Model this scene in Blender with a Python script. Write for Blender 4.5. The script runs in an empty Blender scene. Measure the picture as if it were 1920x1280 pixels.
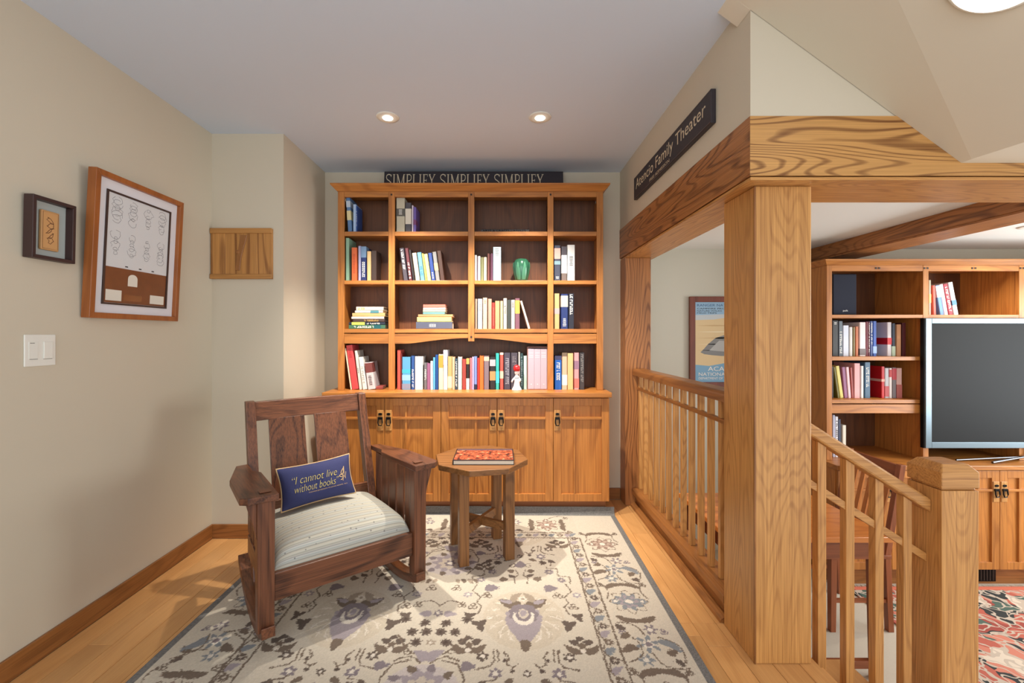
import bpy, bmesh, math, random
import numpy as np
from mathutils import Vector, Matrix
random.seed(7)
S = bpy.context.scene
COL = S.collection
PI = math.pi
def R(d): return math.radians(d)

# ------------------------------------------------------------------ camera, world, lights, exposure
EYE = 1.224
F = 820.0                       # focal length in pixels of the 1920 px wide frame
cam_d = bpy.data.cameras.new('camera'); cam = bpy.data.objects.new('camera', cam_d); COL.objects.link(cam)
cam.location = (0, 0, EYE); cam.rotation_euler = (R(90), 0, 0)
cam_d.sensor_width = 36; cam_d.lens = F / 1920 * 36
cam_d.shift_x = (960 - 938) / 1920; cam_d.shift_y = (628 - 640) / 1920
cam_d.clip_start = 0.02
S.camera = cam
world = bpy.data.worlds.new('world'); S.world = world; world.use_nodes = True
bg = world.node_tree.nodes['Background']; bg.inputs[0].default_value = (0.90, 0.95, 1.0, 1); bg.inputs[1].default_value = 0.98
def area(name, loc, rot, sx, sy, e, col):
    d = bpy.data.lights.new(name, 'AREA'); d.shape = 'RECTANGLE'; d.size = sx; d.size_y = sy; d.energy = e; d.color = col
    o = bpy.data.objects.new(name, d); COL.objects.link(o); o.location = loc; o.rotation_euler = rot
    return o
area('fill_light_behind', (-0.4, -2.2, 1.75), (R(84), 0, 0), 3.2, 1.8, 28, (0.94, 0.97, 1.0))  # added soft fill from behind the camera, no window modelled there
area('fill_light_family_room', (4.765, 1.7, .95), (R(90), 0, R(90)), 2.2, 1.3, 72, (0.93, 0.98, 1.0))  # added fill for the family room, set in the made-up window
S.view_settings.view_transform = 'Standard'; S.view_settings.look = 'None'
S.view_settings.gamma = 1.0; S.view_settings.use_curve_mapping = False
S.view_settings.exposure = 0.5

# ------------------------------------------------------------------ helpers
def lin(c):
    c = [x / 255 for x in c]
    return tuple((x / 12.92 if x <= .04045 else ((x + .055) / 1.055) ** 2.4) for x in c) + (1,)
MATS = {}
def paint(name, rgb, rough=.6, metal=0, spec=.5, bump=0, bscale=200, var=0):
    if name in MATS: return MATS[name]
    m = bpy.data.materials.new(name); m.use_nodes = True; nt = m.node_tree; p = nt.nodes['Principled BSDF']
    p.inputs['Base Color'].default_value = lin(rgb); p.inputs['Roughness'].default_value = rough
    p.inputs['Metallic'].default_value = metal; p.inputs['Specular IOR Level'].default_value = spec
    if bump or var:
        tc = nt.nodes.new('ShaderNodeTexCoord'); n = nt.nodes.new('ShaderNodeTexNoise'); n.inputs['Scale'].default_value = bscale; n.inputs['Detail'].default_value = 4
        nt.links.new(tc.outputs['Object'], n.inputs['Vector'])
        if bump:
            b = nt.nodes.new('ShaderNodeBump'); b.inputs['Strength'].default_value = bump; b.inputs['Distance'].default_value = .002
            nt.links.new(n.outputs['Fac'], b.inputs['Height']); nt.links.new(b.outputs['Normal'], p.inputs['Normal'])
        if var:
            mx = nt.nodes.new('ShaderNodeMixRGB'); mx.inputs[1].default_value = lin([c * (1 - var) for c in rgb]); mx.inputs[2].default_value = lin([min(255, c * (1 + var)) for c in rgb])
            nt.links.new(n.outputs['Fac'], mx.inputs[0]); nt.links.new(mx.outputs[0], p.inputs['Base Color'])
    MATS[name] = m
    return m
def bookmat(rgb):
    k = 'cover_%02x%02x%02x' % tuple(int(c) for c in rgb)
    return paint(k, rgb, .45)
def wood(kind, light, dark, axis='Z', rough=.38, ring=.55, freq=34, streak=.6, across=1.0, rnd=.16, bump=.12):
    key = kind + axis
    if key in MATS: return MATS[key]
    m = bpy.data.materials.new(key); m.use_nodes = True; nt = m.node_tree; N = nt.nodes; L = nt.links
    p = N['Principled BSDF']; p.inputs['Roughness'].default_value = rough
    tc = N.new('ShaderNodeTexCoord'); oi = N.new('ShaderNodeObjectInfo')
    off = N.new('ShaderNodeVectorMath'); off.operation = 'SCALE'; off.inputs[0].default_value = (13.1, 7.7, 9.3)
    L.new(oi.outputs['Random'], off.inputs['Scale'])
    add = N.new('ShaderNodeVectorMath'); add.operation = 'ADD'
    L.new(tc.outputs['Object'], add.inputs[0]); L.new(off.outputs[0], add.inputs[1])
    def noise(along, acr, scale, detail, rghn=.5):
        v = N.new('ShaderNodeVectorMath'); v.operation = 'MULTIPLY'
        s = [acr * across] * 3; s['XYZ'.index(axis)] = along; v.inputs[1].default_value = s
        L.new(add.outputs[0], v.inputs[0])
        n = N.new('ShaderNodeTexNoise'); n.inputs['Scale'].default_value = scale; n.inputs['Detail'].default_value = detail; n.inputs['Roughness'].default_value = rghn
        L.new(v.outputs[0], n.inputs['Vector']); return n
    nb = noise(.6, 3.4, 1.0, 2.2, .42)
    mu = N.new('ShaderNodeMath'); mu.operation = 'MULTIPLY'; mu.inputs[1].default_value = freq * 2; L.new(nb.outputs['Fac'], mu.inputs[0])
    sn = N.new('ShaderNodeMath'); sn.operation = 'SINE'; L.new(mu.outputs[0], sn.inputs[0])
    mr = N.new('ShaderNodeMapRange'); mr.inputs['From Min'].default_value = .15; mr.inputs['From Max'].default_value = 1; mr.inputs['To Max'].default_value = ring
    L.new(sn.outputs[0], mr.inputs['Value'])
    ns = noise(3, 170, 1.0, 3, .6)
    ms = N.new('ShaderNodeMapRange'); ms.inputs['From Min'].default_value = .36; ms.inputs['From Max'].default_value = .66; ms.inputs['To Max'].default_value = streak
    L.new(ns.outputs['Fac'], ms.inputs['Value'])
    nl = noise(.8, 2.2, 1.0, 2)
    mx = N.new('ShaderNodeMath'); mx.operation = 'MULTIPLY'; L.new(mr.outputs[0], mx.inputs[0]); L.new(nl.outputs['Fac'], mx.inputs[1])
    sm = N.new('ShaderNodeMath'); sm.operation = 'MULTIPLY_ADD'; sm.inputs[1].default_value = 1.25; L.new(mx.outputs[0], sm.inputs[0])
    m2 = N.new('ShaderNodeMath'); m2.operation = 'MULTIPLY'; m2.inputs[1].default_value = .55; L.new(ms.outputs[0], m2.inputs[0]); L.new(m2.outputs[0], sm.inputs[2])
    cm = N.new('ShaderNodeMixRGB'); cm.inputs[1].default_value = lin(light); cm.inputs[2].default_value = lin(dark); cm.use_clamp = True
    L.new(sm.outputs[0], cm.inputs[0])
    hs = N.new('ShaderNodeHueSaturation')
    rv = N.new('ShaderNodeMapRange'); rv.inputs['To Min'].default_value = 1 - rnd; rv.inputs['To Max'].default_value = 1 + rnd * .6
    L.new(oi.outputs['Random'], rv.inputs['Value']); L.new(rv.outputs[0], hs.inputs['Value']); L.new(cm.outputs[0], hs.inputs['Color'])
    L.new(hs.outputs[0], p.inputs['Base Color'])
    if bump:
        b = N.new('ShaderNodeBump'); b.inputs['Strength'].default_value = bump; b.inputs['Distance'].default_value = .0015; b.invert = True
        L.new(sm.outputs[0], b.inputs['Height']); L.new(b.outputs['Normal'], p.inputs['Normal'])
    MATS[key] = m
    return m
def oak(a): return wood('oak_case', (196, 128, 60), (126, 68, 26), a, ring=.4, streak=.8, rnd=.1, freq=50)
def oakin(a): return wood('oak_case_shaded', (106, 62, 30), (62, 32, 13), a, ring=.4, streak=.8, rnd=.12, rough=.5)  # case oak darkened: shade inside the shelves is put into the colour
def oakpost(a): return wood('oak_post', (210, 154, 88), (138, 84, 38), a, ring=.42, streak=.95, rnd=.06, freq=110, across=1.4)
def oakbeam(a): return wood('oak_beam', (180, 120, 68), (98, 56, 28), a, ring=.65, streak=.9, rnd=.05, freq=95, across=1.3)
def oakfront(a): return wood('oak_beam_figured', (206, 154, 90), (112, 66, 30), a, ring=.95, streak=.55, rnd=.02, freq=85, across=1.5)
def oakfloor(a): return wood('oak_floor', (218, 164, 104), (182, 124, 70), a, ring=.35, streak=.45, rnd=.14, rough=.3)
def oaktrim(a): return wood('oak_trim', (160, 104, 54), (96, 56, 26), a, ring=.5, streak=.7, freq=60, rnd=.06)
def chairw(a): return wood('chair_oak', (122, 74, 48), (54, 28, 18), a, ring=.55, streak=1.0, freq=60, rnd=.12, rough=.36, bump=.2)
def tablew(a): return wood('table_oak', (146, 98, 54), (82, 48, 22), a, ring=.5, streak=.9, freq=60, rnd=.1, rough=.4)
def darkw(a): return wood('dining_cherry', (150, 84, 50), (82, 40, 24), a, ring=.4, streak=.5, rnd=.1, rough=.3)

WALL = paint('wall_paint', (206, 195, 174), .85, bump=.03, bscale=90)
WALL2 = paint('wall_paint_family_room', (204, 200, 184), .85, bump=.03, bscale=90)
CEIL = paint('ceiling_paint', (212, 224, 240), .9, bump=.02, bscale=120)
CREAM = paint('cream_paint', (220, 211, 192), .85, bump=.03, bscale=90)
WHITE = paint('white_plastic', (232, 230, 220), .4)
CEIL2 = paint('ceiling_paint_family_room', (238, 240, 236), .9)
BLACK = paint('black_metal', (24, 22, 22), .35, .6)

def mesh(name, verts, faces, mat=None, parent=None, smooth=False, bevel=0, segs=2):
    me = bpy.data.meshes.new(name); me.from_pydata([tuple(v) for v in verts], [], faces); me.update()
    if mat: me.materials.append(mat)
    if smooth:
        me.polygons.foreach_set('use_smooth', [True] * len(me.polygons))
    o = bpy.data.objects.new(name, me); COL.objects.link(o)
    if parent is not None:
        o.parent = parent
    if bevel:
        b = o.modifiers.new('bevel', 'BEVEL'); b.width = bevel; b.segments = segs; b.limit_method = 'ANGLE'; b.angle_limit = R(40)
    return o
BF = [(0, 3, 2, 1), (4, 5, 6, 7), (0, 1, 5, 4), (1, 2, 6, 5), (2, 3, 7, 6), (3, 0, 4, 7)]
def bx(x0, x1, y0, y1, z0, z1):
    return [(x0, y0, z0), (x1, y0, z0), (x1, y1, z0), (x0, y1, z0), (x0, y0, z1), (x1, y0, z1), (x1, y1, z1), (x0, y1, z1)], list(BF)
def join(items):
    V, Fc = [], []
    for v, f in items:
        n = len(V); V += list(v); Fc += [tuple(i + n for i in q) for q in f]
    return V, Fc
def tf(item, M):
    v, f = item
    return [tuple(M @ Vector(p)) for p in v], f
def prism(poly, axis, a, b):
    """poly: list of 2D points (ccw) extruded along axis between a and b.  axis 'Y': (x,z); 'X': (y,z); 'Z': (x,y)"""
    n = len(poly)
    def P(p, t):
        return {'X': (t, p[0], p[1]), 'Y': (p[0], t, p[1]), 'Z': (p[0], p[1], t)}[axis]
    V = [P(p, a) for p in poly] + [P(p, b) for p in poly]
    Fc = [tuple(range(n))[::-1], tuple(range(n, 2 * n))] + [(i, (i + 1) % n, (i + 1) % n + n, i + n) for i in range(n)]
    return V, Fc
def lathe(prof, seg=32, center=(0, 0)):
    V, Fc = [], []
    for r, z in prof:
        for k in range(seg):
            a = 2 * PI * k / seg; V.append((center[0] + r * math.cos(a), center[1] + r * math.sin(a), z))
    for i in range(len(prof) - 1):
        for k in range(seg):
            k2 = (k + 1) % seg; Fc.append((i * seg + k, i * seg + k2, (i + 1) * seg + k2, (i + 1) * seg + k))
    Fc.append(tuple(range(seg))[::-1]); Fc.append(tuple(range((len(prof) - 1) * seg, len(prof) * seg)))
    return V, Fc
def tube(pts, r, seg=8, closed=False):
    V, Fc = [], []; pts = [Vector(p) for p in pts]; n = len(pts)
    for i, p in enumerate(pts):
        if closed: d = pts[(i + 1) % n] - pts[i - 1]
        else: d = pts[min(i + 1, n - 1)] - pts[max(i - 1, 0)]
        d.normalize(); up = Vector((0, 0, 1)) if abs(d.z) < .95 else Vector((1, 0, 0))
        a = d.cross(up).normalized(); b = a.cross(d)
        for k in range(seg):
            t = 2 * PI * k / seg; V.append(tuple(p + a * r * math.cos(t) + b * r * math.sin(t)))
    for i in range(n if closed else n - 1):
        j = (i + 1) % n
        for k in range(seg):
            k2 = (k + 1) % seg; Fc.append((i * seg + k, i * seg + k2, j * seg + k2, j * seg + k))
    if not closed:
        Fc.append(tuple(range(seg))[::-1]); Fc.append(tuple(range((n - 1) * seg, n * seg)))
    return V, Fc
def ribbon(pts, w, z=0):
    """flat ribbon in the xy plane along a 2D polyline"""
    V, Fc = [], []; n = len(pts)
    for i, p in enumerate(pts):
        a = pts[max(i - 1, 0)]; b = pts[min(i + 1, n - 1)]
        dx, dy = b[0] - a[0], b[1] - a[1]; l = math.hypot(dx, dy) or 1; nx, ny = -dy / l * w / 2, dx / l * w / 2
        V += [(p[0] + nx, p[1] + ny, z), (p[0] - nx, p[1] - ny, z)]
    for i in range(n - 1): Fc.append((2 * i, 2 * i + 1, 2 * i + 3, 2 * i + 2))
    return V, Fc
def tag(o, label, cat, group=None, kind=None):
    o['label'] = label
    if cat: o['category'] = cat
    if group: o['group'] = group
    if kind: o['kind'] = kind
    return o
def thing(name, label, cat, loc=(0, 0, 0), rotz=0, group=None):
    o = bpy.data.objects.new(name, None); COL.objects.link(o); o.location = loc; o.rotation_euler = (0, 0, rotz)
    o.empty_display_size = .05
    return tag(o, label, cat, group)
def wpart(name, item, mat, parent, bevel=0, smooth=False):
    """part given in world coordinates under an unrotated thing (or a part of it)"""
    off = Vector((0, 0, 0)); q = parent
    while q is not None: off += q.location; q = q.parent
    v, f = item
    return mesh(name, [tuple(Vector(p) - off) for p in v], f, mat, parent, smooth, bevel)
def lpart(name, item, mat, parent, bevel=0, smooth=False):
    return mesh(name, item[0], item[1], mat, parent, smooth, bevel)
def struct(name, item, mat, label, cat, bevel=0):
    o = mesh(name, item[0], item[1], mat, None, False, bevel); return tag(o, label, cat, None, 'structure')
def text_item(body, size, extrude=.0006, align='LEFT', shear=0, offset=0, spacing=1.0):
    c = bpy.data.curves.new('t', 'FONT'); c.body = body; c.size = size; c.extrude = extrude; c.align_x = align; c.shear = shear
    c.offset = offset; c.space_character = spacing; c.resolution_u = 3
    o = bpy.data.objects.new('t', c); COL.objects.link(o)
    dg = bpy.context.evaluated_depsgraph_get(); me = bpy.data.meshes.new_from_object(o.evaluated_get(dg))
    V = [tuple(v.co) for v in me.vertices]; Fc = [tuple(p.vertices) for p in me.polygons]
    bpy.data.objects.remove(o); bpy.data.curves.remove(c); bpy.data.meshes.remove(me)
    return V, Fc
def width_of(item): xs = [v[0] for v in item[0]]; return (min(xs), max(xs))
def fit(item, x0, x1, z0=None, z1=None):
    """scale text in its own xy plane to a given box"""
    xs = [v[0] for v in item[0]]; ys = [v[1] for v in item[0]]
    sx = (x1 - x0) / (max(xs) - min(xs)); sy = sx if z0 is None else (z1 - z0) / (max(ys) - min(ys))
    return [((v[0] - min(xs)) * sx + x0, (v[1] - min(ys)) * sy + (z0 or 0), v[2]) for v in item[0]], item[1]
def at(px, py, Y):
    """photo pixel at depth Y -> X, Z in the room"""
    return (px - 938) * Y / F, EYE - (py - 628) * Y / F

# ------------------------------------------------------------------ the setting
H = 2.44; XL = -1.743; YB = 3.27; XB = -1.31; YJ = 2.643; XR = .895
LF = -.52; LC = 1.92; YLB = 3.55
struct('wall_left', bx(XL - .12, XL, -.9, YJ + .12, -.03, H + .1), WALL, 'plain beige painted wall on the left with framed pictures', 'wall')
struct('wall_jog', join([bx(XL, XB, YJ, YB + .1, -.03, H + .1)]), WALL, 'beige wall projection left of the bookcase holding the wooden plaque', 'wall')
struct('wall_back', bx(XB, XR + .02, YB, YB + .1, -.03, H + .1), WALL, 'beige back wall behind the tall nook bookcase', 'wall')
struct('ceiling', join([bx(XL, .82, -.9, YB, H, H + .1), bx(.82, XR, 1.565, YB, H, H + .1)]), CEIL, 'smooth pale grey ceiling of the reading nook', 'ceiling')
struct('wall_right', bx(XR, 1.12, 1.565, YB + .1, 2.006, H + .1), WALL, 'beige wall strip above the oak beam carrying the theater sign', 'wall')
struct('wall_front', bx(1.12, 4.8, 1.565, 1.84, 2.006, 2.62), WALL, 'cream wall face above the oak cross beam', 'wall')
sl = lambda x: 2.44 - .7303 * (x - .82)
KF = .12                        # the soffit folds along a winder line and rises slightly towards the stair head
F2_, F0_ = (1.645, 1.527, 1.838), (.82, 1.093, 2.44)
gx = 1.645 + KF / (.7303 - KF * .5266) * 2.427
SV = [(.82, 1.563, 2.44), F0_, F2_, (1.645, 1.563, 1.838), (.82, -.9, 2.44 + KF * 1.993), (gx, -.9, 1.838), (4.8, -.9, 1.838), (4.8, 1.563, 1.838),
      (.82, 1.563, 2.8), (.82, -.9, 2.8), (4.8, -.9, 2.8), (4.8, 1.563, 2.8)]
SFc = [(0, 1, 2, 3), (1, 4, 5, 2), (3, 2, 5, 6, 7), (8, 11, 10, 9), (0, 3, 7, 11, 8), (7, 6, 10, 11), (4, 9, 10, 6, 5), (0, 8, 9, 4, 1)]
struct('ceiling_stair', join([(SV, SFc), prism([(.82, 2.44), (XR - .001, sl(XR)), (XR - .001, 2.44)], 'Y', 1.563, 1.65)]), CREAM, 'cream sloping soffit over the short stairs', 'ceiling')
struct('ceiling_family_room', bx(1.121, 4.8, 1.84, YLB, LC, LC + .08), CEIL2, 'white ceiling of the lower family room', 'ceiling')
struct('wall_lower_back', bx(.9, 4.8, YLB, YLB + .1, LF, LC + .1), WALL2, 'pale wall of the lower family room behind poster and TV', 'wall')
struct('wall_lower_left', join([bx(.9, 1.085, YB + .101, YLB, LF, LC), bx(.95, 1.10, 1.86, YB + .1, LF, -.031)]), WALL2, 'pale low wall under the railing of the nook', 'wall')
struct('wall_lower_right', join([bx(4.8, 4.9, -.6, .59, LF, 2.6), bx(4.8, 4.9, 2.81, YLB + .1, LF, 2.6), bx(4.8, 4.9, .59, 2.81, LF, .29), bx(4.8, 4.9, .59, 2.81, 1.61, 2.6)]), WALL2, 'pale wall with the added window on the right of the family room', 'wall')
wn = thing('added_window_1', 'added oak framed window dressing the family room fill light', 'window', (4.8, 1.7, .29)); wn['kind'] = 'structure'  # unseen window, added as a surround for the family room area light
wpart('added_window_frame', join([bx(4.78, 4.86, .59, .64, .29, 1.61), bx(4.78, 4.86, 2.76, 2.81, .29, 1.61), bx(4.78, 4.86, .64, 2.76, .29, .34), bx(4.78, 4.86, .64, 2.76, 1.56, 1.61), bx(4.79, 4.85, 1.68, 1.72, .34, 1.56)]), oaktrim('Y'), wn)
wpart('added_window_pane', bx(4.815, 4.82, .641, 2.759, .341, 1.559), paint('daylit_pane_paint', (225, 232, 240), .1), wn)  # opaque pane of the added window, painted pale as if daylit
# nook floor: sub floor plus planks in the strips that the rug leaves bare
fl = struct('floor', join([bx(XL, 1.175, -.9, 1.86, -.12, -.012), bx(XL, 1.10, 1.86, YB, -.12, -.012)]), paint('floor_joint', (120, 78, 42), .7), 'honey oak plank floor of the nook', 'floor')
pw = .0985
def planks(xa, xb, ya, yb, n):
    x = xa; k = 0
    while x < xb - .004:
        x2 = min(x + pw, xb); y = ya - random.random() * .9
        while y < yb:
            y2 = y + .9 + random.random() * .5; a, b = max(y, ya), min(y2, yb)
            if b - a > .03:
                o = mesh('plank', *bx(x + .0006, x2 - .0006, a + .0006, b - .0006, -.012, 0), oakfloor('Y'), fl, False, .0012, 1)
            y = y2
        x = x2; k += 1
planks(XL + .012, -1.18, .2, YJ - .012, 6)
planks(.62, 1.10, 1.86, YB - .014, 5)
planks(.62, 1.182, .2, 1.86, 5)
mesh('nosing', *join([prism([(1.182, -.012), (1.20, -.012), (1.206, -.018), (1.206, -.03), (1.198, -.036), (1.172, -.036), (1.172, -.0125), (1.182, -.0125)], 'Y', .2, 1.626)]), oakfloor('Y'), fl)
mesh('floor_under_rug', *bx(-1.179, .619, .2, YB, -.012, -.001), oakfloor('Y'), fl)
struct('floor_family_room', bx(.9, 4.8, -.9, YLB, LF - .1, LF), paint('pale_carpet', (196, 186, 170), .95, bump=.4, bscale=420, var=.06), 'pale carpeted floor of the lower family room', 'floor')
# baseboards
def base(name, x0, x1, y0, y1, lab, ax):
    o = struct(name, bx(x0, x1, y0, y1, .0005, .084), oaktrim(ax), lab, 'baseboard', .002)
    return o
base('baseboard_left', XL + .0005, XL + .013, -.6, YJ - .0135, 'oak baseboard along the left wall', 'Y')
base('baseboard_jog', XL + .0005, XB, YJ - .013, YJ - .0005, 'short oak baseboard below the wooden plaque wall', 'X')
base('baseboard_jog_side', XB + .0005, XB + .013, YJ - .013, 2.93, 'oak baseboard on the wall return left of the bookcase', 'Y')
base('baseboard_back', .748, XR - .001, YB - .013, YB - .0005, 'short oak baseboard right of the bookcase', 'X')

# timber beams and posts
b = thing('oak_beam', 'long oak beam over the railing opening, running into the nook', 'beam', (XR, 1.565, 1.783))
wpart('beam_body', prism([(XR - .004, 1.5606), (1.12, 1.839), (1.12, YB - .001), (XR - .004, YB - .001)], 'Z', 1.7935, 2.006), oakbeam('Y'), b, .001)
wpart('beam_lip', prism([(XR + .001, 1.566), (1.112, 1.832), (1.112, YB - .001), (XR + .004, YB - .001)], 'Z', 1.779, 1.7895), oakpost('Y'), b)
b = thing('oak_beam', 'oak cross beam with bold grain above the stairs and family room', 'beam', (1.12, 1.565, 1.783))
wpart('beam_body', prism([(XR - .0038, 1.5604), (4.8, 1.5604), (4.8, 1.839), (1.1202, 1.839)], 'Z', 1.7935, 2.006), oakfront('X'), b, .001)
wpart('beam_lip', prism([(XR + .0012, 1.566), (4.8, 1.566), (4.8, 1.832), (1.1122, 1.832)], 'Z', 1.779, 1.7895), oakpost('X'), b)
b = thing('oak_post', 'thick square oak post at the stair corner', 'post', (1.05, 1.74, 0))
wpart('post_shaft', bx(.946, 1.158, 1.627, 1.851, .0005, 1.7785), oakpost('Z'), b, .004)
wpart('corner_bead', bx(.9445, .951, 1.6255, 1.632, .0008, 1.778), oaktrim('Z'), b, .001)
b = thing('oak_pilaster', 'oak half post against the back wall beside the bookcase', 'post', (.99, 3.2, 0))
wpart('pilaster_shaft', bx(.897, 1.082, 3.14, YB - .0005, .0005, 1.7785), oakbeam('Z'), b, .003)
b = thing('ceiling_beam', 'boxed oak ceiling beam running back across the family room', 'beam', (2.63, 2.7, 1.817))
wpart('beam_casing', bx(2.51, 2.76, 1.84, YLB - .001, 1.826, LC - .0005), oakbeam('Y'), b, .002)
wpart('beam_soffit', bx(2.516, 2.754, 1.84, YLB - .001, 1.815, 1.8255), oakbeam('Y'), b, .001)
# ------------------------------------------------------------------ railing of the nook
t = thing('railing', 'oak railing with slim square balusters between post and bookcase wall', 'railing', (1.0, 2.5, 0))
def roundrail(x0, x1, z0, z1, r, ya, yb, n=4):
    poly = []
    for cx, cz, a0 in ((x1 - r, z1 - r, 0), (x0 + r, z1 - r, 90)):
        for k in range(n + 1):
            a = R(a0 + 90 * k / n); poly.append((cx + r * math.cos(a), cz + r * math.sin(a)))
    poly = [(x1, z0)] + poly + [(x0, z0)]
    return prism(poly[::-1], 'Y', ya, yb)
wpart('handrail', roundrail(.95, 1.052, .938, .984, .02, 1.852, 3.139), oaktrim('Y'), t, 0)
wpart('mid_rail', bx(.982, 1.004, 1.852, 3.139, .832, .852), oaktrim('Y'), t, .002)
wpart('bottom_rail', roundrail(.945, 1.06, .088, .132, .016, 1.852, 3.139), oaktrim('Y'), t)
wpart('curb', bx(.972, 1.075, 1.852, 3.139, .0005, .0875), oaktrim('Y'), t, .001)
wpart('shoe_moulding', prism([(.972, .0005), (.972, .028), (.952, .024), (.936, .012), (.934, .0005)], 'Y', 1.86, 3.139), oaktrim('Y'), t)
bal = None
for i in range(12):
    y = 1.968 + .104 * i
    v = bx(-.014, .014, -.011, .011, .132, .938)
    if bal is None:
        bal = lpart('baluster', v, oakpost('Z'), t, .0015); bal.location = (-.001, y - 2.5, 0)
    else:
        o = bal.copy(); COL.objects.link(o); o.location = (-.001, y - 2.5, 0)

# stairs
t = thing('staircase', 'short oak stairs descending from the nook to the family room', 'stairs', (1.4, 1.2, LF))
for k, (z, xa, xb) in enumerate(((-.173, 1.172, 1.49), (-.347, 1.46, 1.78))):
    wpart('tread', prism([(xa, z - .032), (xb - .008, z - .032), (xb, z - .024), (xb, z - .006), (xb - .006, z), (xa, z)], 'Y', .3, 1.885), oakfloor('Y'), t)
    wpart('riser', bx(xa + .001, xa + .014, .3, 1.86, z + .0005, z + .136 if k else -.0365), oaktrim('Y'), t)
wpart('riser', bx(1.755, 1.768, .3, 1.86, LF + .0005, -.379), oaktrim('Y'), t)
wpart('stringer', prism([(1.16, LF + .0005), (1.75, LF + .0005), (1.75, -.38), (1.45, -.38), (1.45, -.206), (1.17, -.206), (1.16, -.206)], 'Y', 1.84, 1.858), oaktrim('X'), t)

# stair railing
t = thing('stair_railing', 'sloping oak stair railing between the thick post and the newel', 'railing', (1.4, 1.72, -.17))
def zr(x): return .912 - .636 * (x - 1.159)
def slope(x0, x1, dz0, dz1, y0, y1):
    return prism([(x0, zr(x0) + dz0), (x1, zr(x1) + dz0), (x1, zr(x1) + dz1), (x0, zr(x0) + dz1)], 'Y', y0, y1)
wpart('handrail', slope(1.159, 1.6655, -.052, 0, 1.687, 1.753), oakpost('X'), t, .008)
wpart('mid_rail', slope(1.159, 1.6655, -.250, -.218, 1.708, 1.732), oakpost('X'), t, .002)
for x in (1.254, 1.364, 1.478, 1.588):
    zb = -.173 if x < 1.47 else -.347
    wpart('baluster', prism([(x - .0165, zb + .0005), (x + .0165, zb + .0005), (x + .0165, zr(x + .0165) - .0525), (x - .0165, zr(x - .0165) - .0525)], 'Y', 1.7035, 1.7365), oakpost('Z'), t, .0015)
t = thing('newel_post', 'square oak newel post with chunky cap at the stair foot', 'post', (1.736, 1.72, LF))
wpart('shaft', join([bx(1.666, 1.806, 1.65, 1.79, -.346, .636)]), oakpost('Z'), t, .003)
wpart('cap', join([(lambda: ([(1.664, 1.648, .645), (1.808, 1.648, .645), (1.808, 1.792, .645), (1.664, 1.792, .645), (1.664, 1.648, .705), (1.808, 1.648, .705), (1.808, 1.792, .705), (1.664, 1.792, .705),
        (1.686, 1.67, .733), (1.786, 1.67, .733), (1.786, 1.77, .733), (1.686, 1.77, .733)],
        [(0, 3, 2, 1), (8, 9, 10, 11), (0, 1, 5, 4), (1, 2, 6, 5), (2, 3, 7, 6), (3, 0, 4, 7), (4, 5, 9, 8), (5, 6, 10, 9), (6, 7, 11, 10), (7, 4, 8, 11)]))(), bx(1.672, 1.8, 1.656, 1.784, .6365, .6445)]), oakpost('X'), t, .006)

# ------------------------------------------------------------------ bookcases
DARKPEG = paint('ebony_peg', (40, 24, 14), .4)
BRASS = paint('aged_copper', (120, 92, 62), .45, .7)
def handle(px, pz, y, parent):
    h = wpart('handle', bx(px - .021, px + .021, y - .004, y, pz - .07, pz + .07), oakpost('Z'), parent, .002)
    wpart('pull', join([tube([(px - .013, y - .010, pz + .012), (px - .015, y - .012, pz - .015), (px - .008, y - .012, pz - .034), (px + .008, y - .012, pz - .034), (px + .015, y - .012, pz - .015), (px + .013, y - .010, pz + .012)], .0042, 8),
        bx(px - .016, px + .016, y - .012, y - .004, pz + .006, pz + .022), bx(px - .006, px + .006, y - .008, y - .004, pz + .034, pz + .05), bx(px - .012, px - .007, y - .008, y - .004, pz + .036, pz + .048), bx(px + .007, px + .012, y - .008, y - .004, pz + .036, pz + .048)]), BLACK, h)
def door(x0, x1, z0, z1, y, side, parent, hz=None):
    """shaker door with an off-centre vertical and a high horizontal muntin"""
    g = .0015; x0 += g; x1 -= g; sw = .052
    cx = (x0 + x1) / 2
    d = wpart('door', join([bx(x0, x0 + sw, y, y + .02, z0, z1), bx(x1 - sw, x1, y, y + .02, z0, z1), bx(x0 + sw, x1 - sw, y, y + .02, z0, z0 + .05), bx(x0 + sw, x1 - sw, y, y + .02, z1 - .05, z1)]), oak('Z'), parent, .0015)
    wpart('door_panel', bx(x0 + sw - .002, x1 - sw + .002, y + .014, y + .0195, z0 + .048, z1 - .048), oak('Z'), d)
    mx = x0 + sw + (x1 - x0 - 2 * sw) * (.33 if side < 0 else .67); mz = z1 - .135
    wpart('muntin', join([bx(mx - .006, mx + .006, y + .001, y + .0138, z0 + .05, z1 - .05)]), oak('Z'), d, .001)
    wpart('ledge', join([bx(x0 + sw, x1 - sw, y - .006, y + .0138, mz - .006, mz + .009)]), oak('X'), d, .001)
    if side:
        hx = x0 + .026 if side < 0 else x1 - .026
        handle(hx, hz if hz else mz - .012, y - .0003, d)

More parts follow.
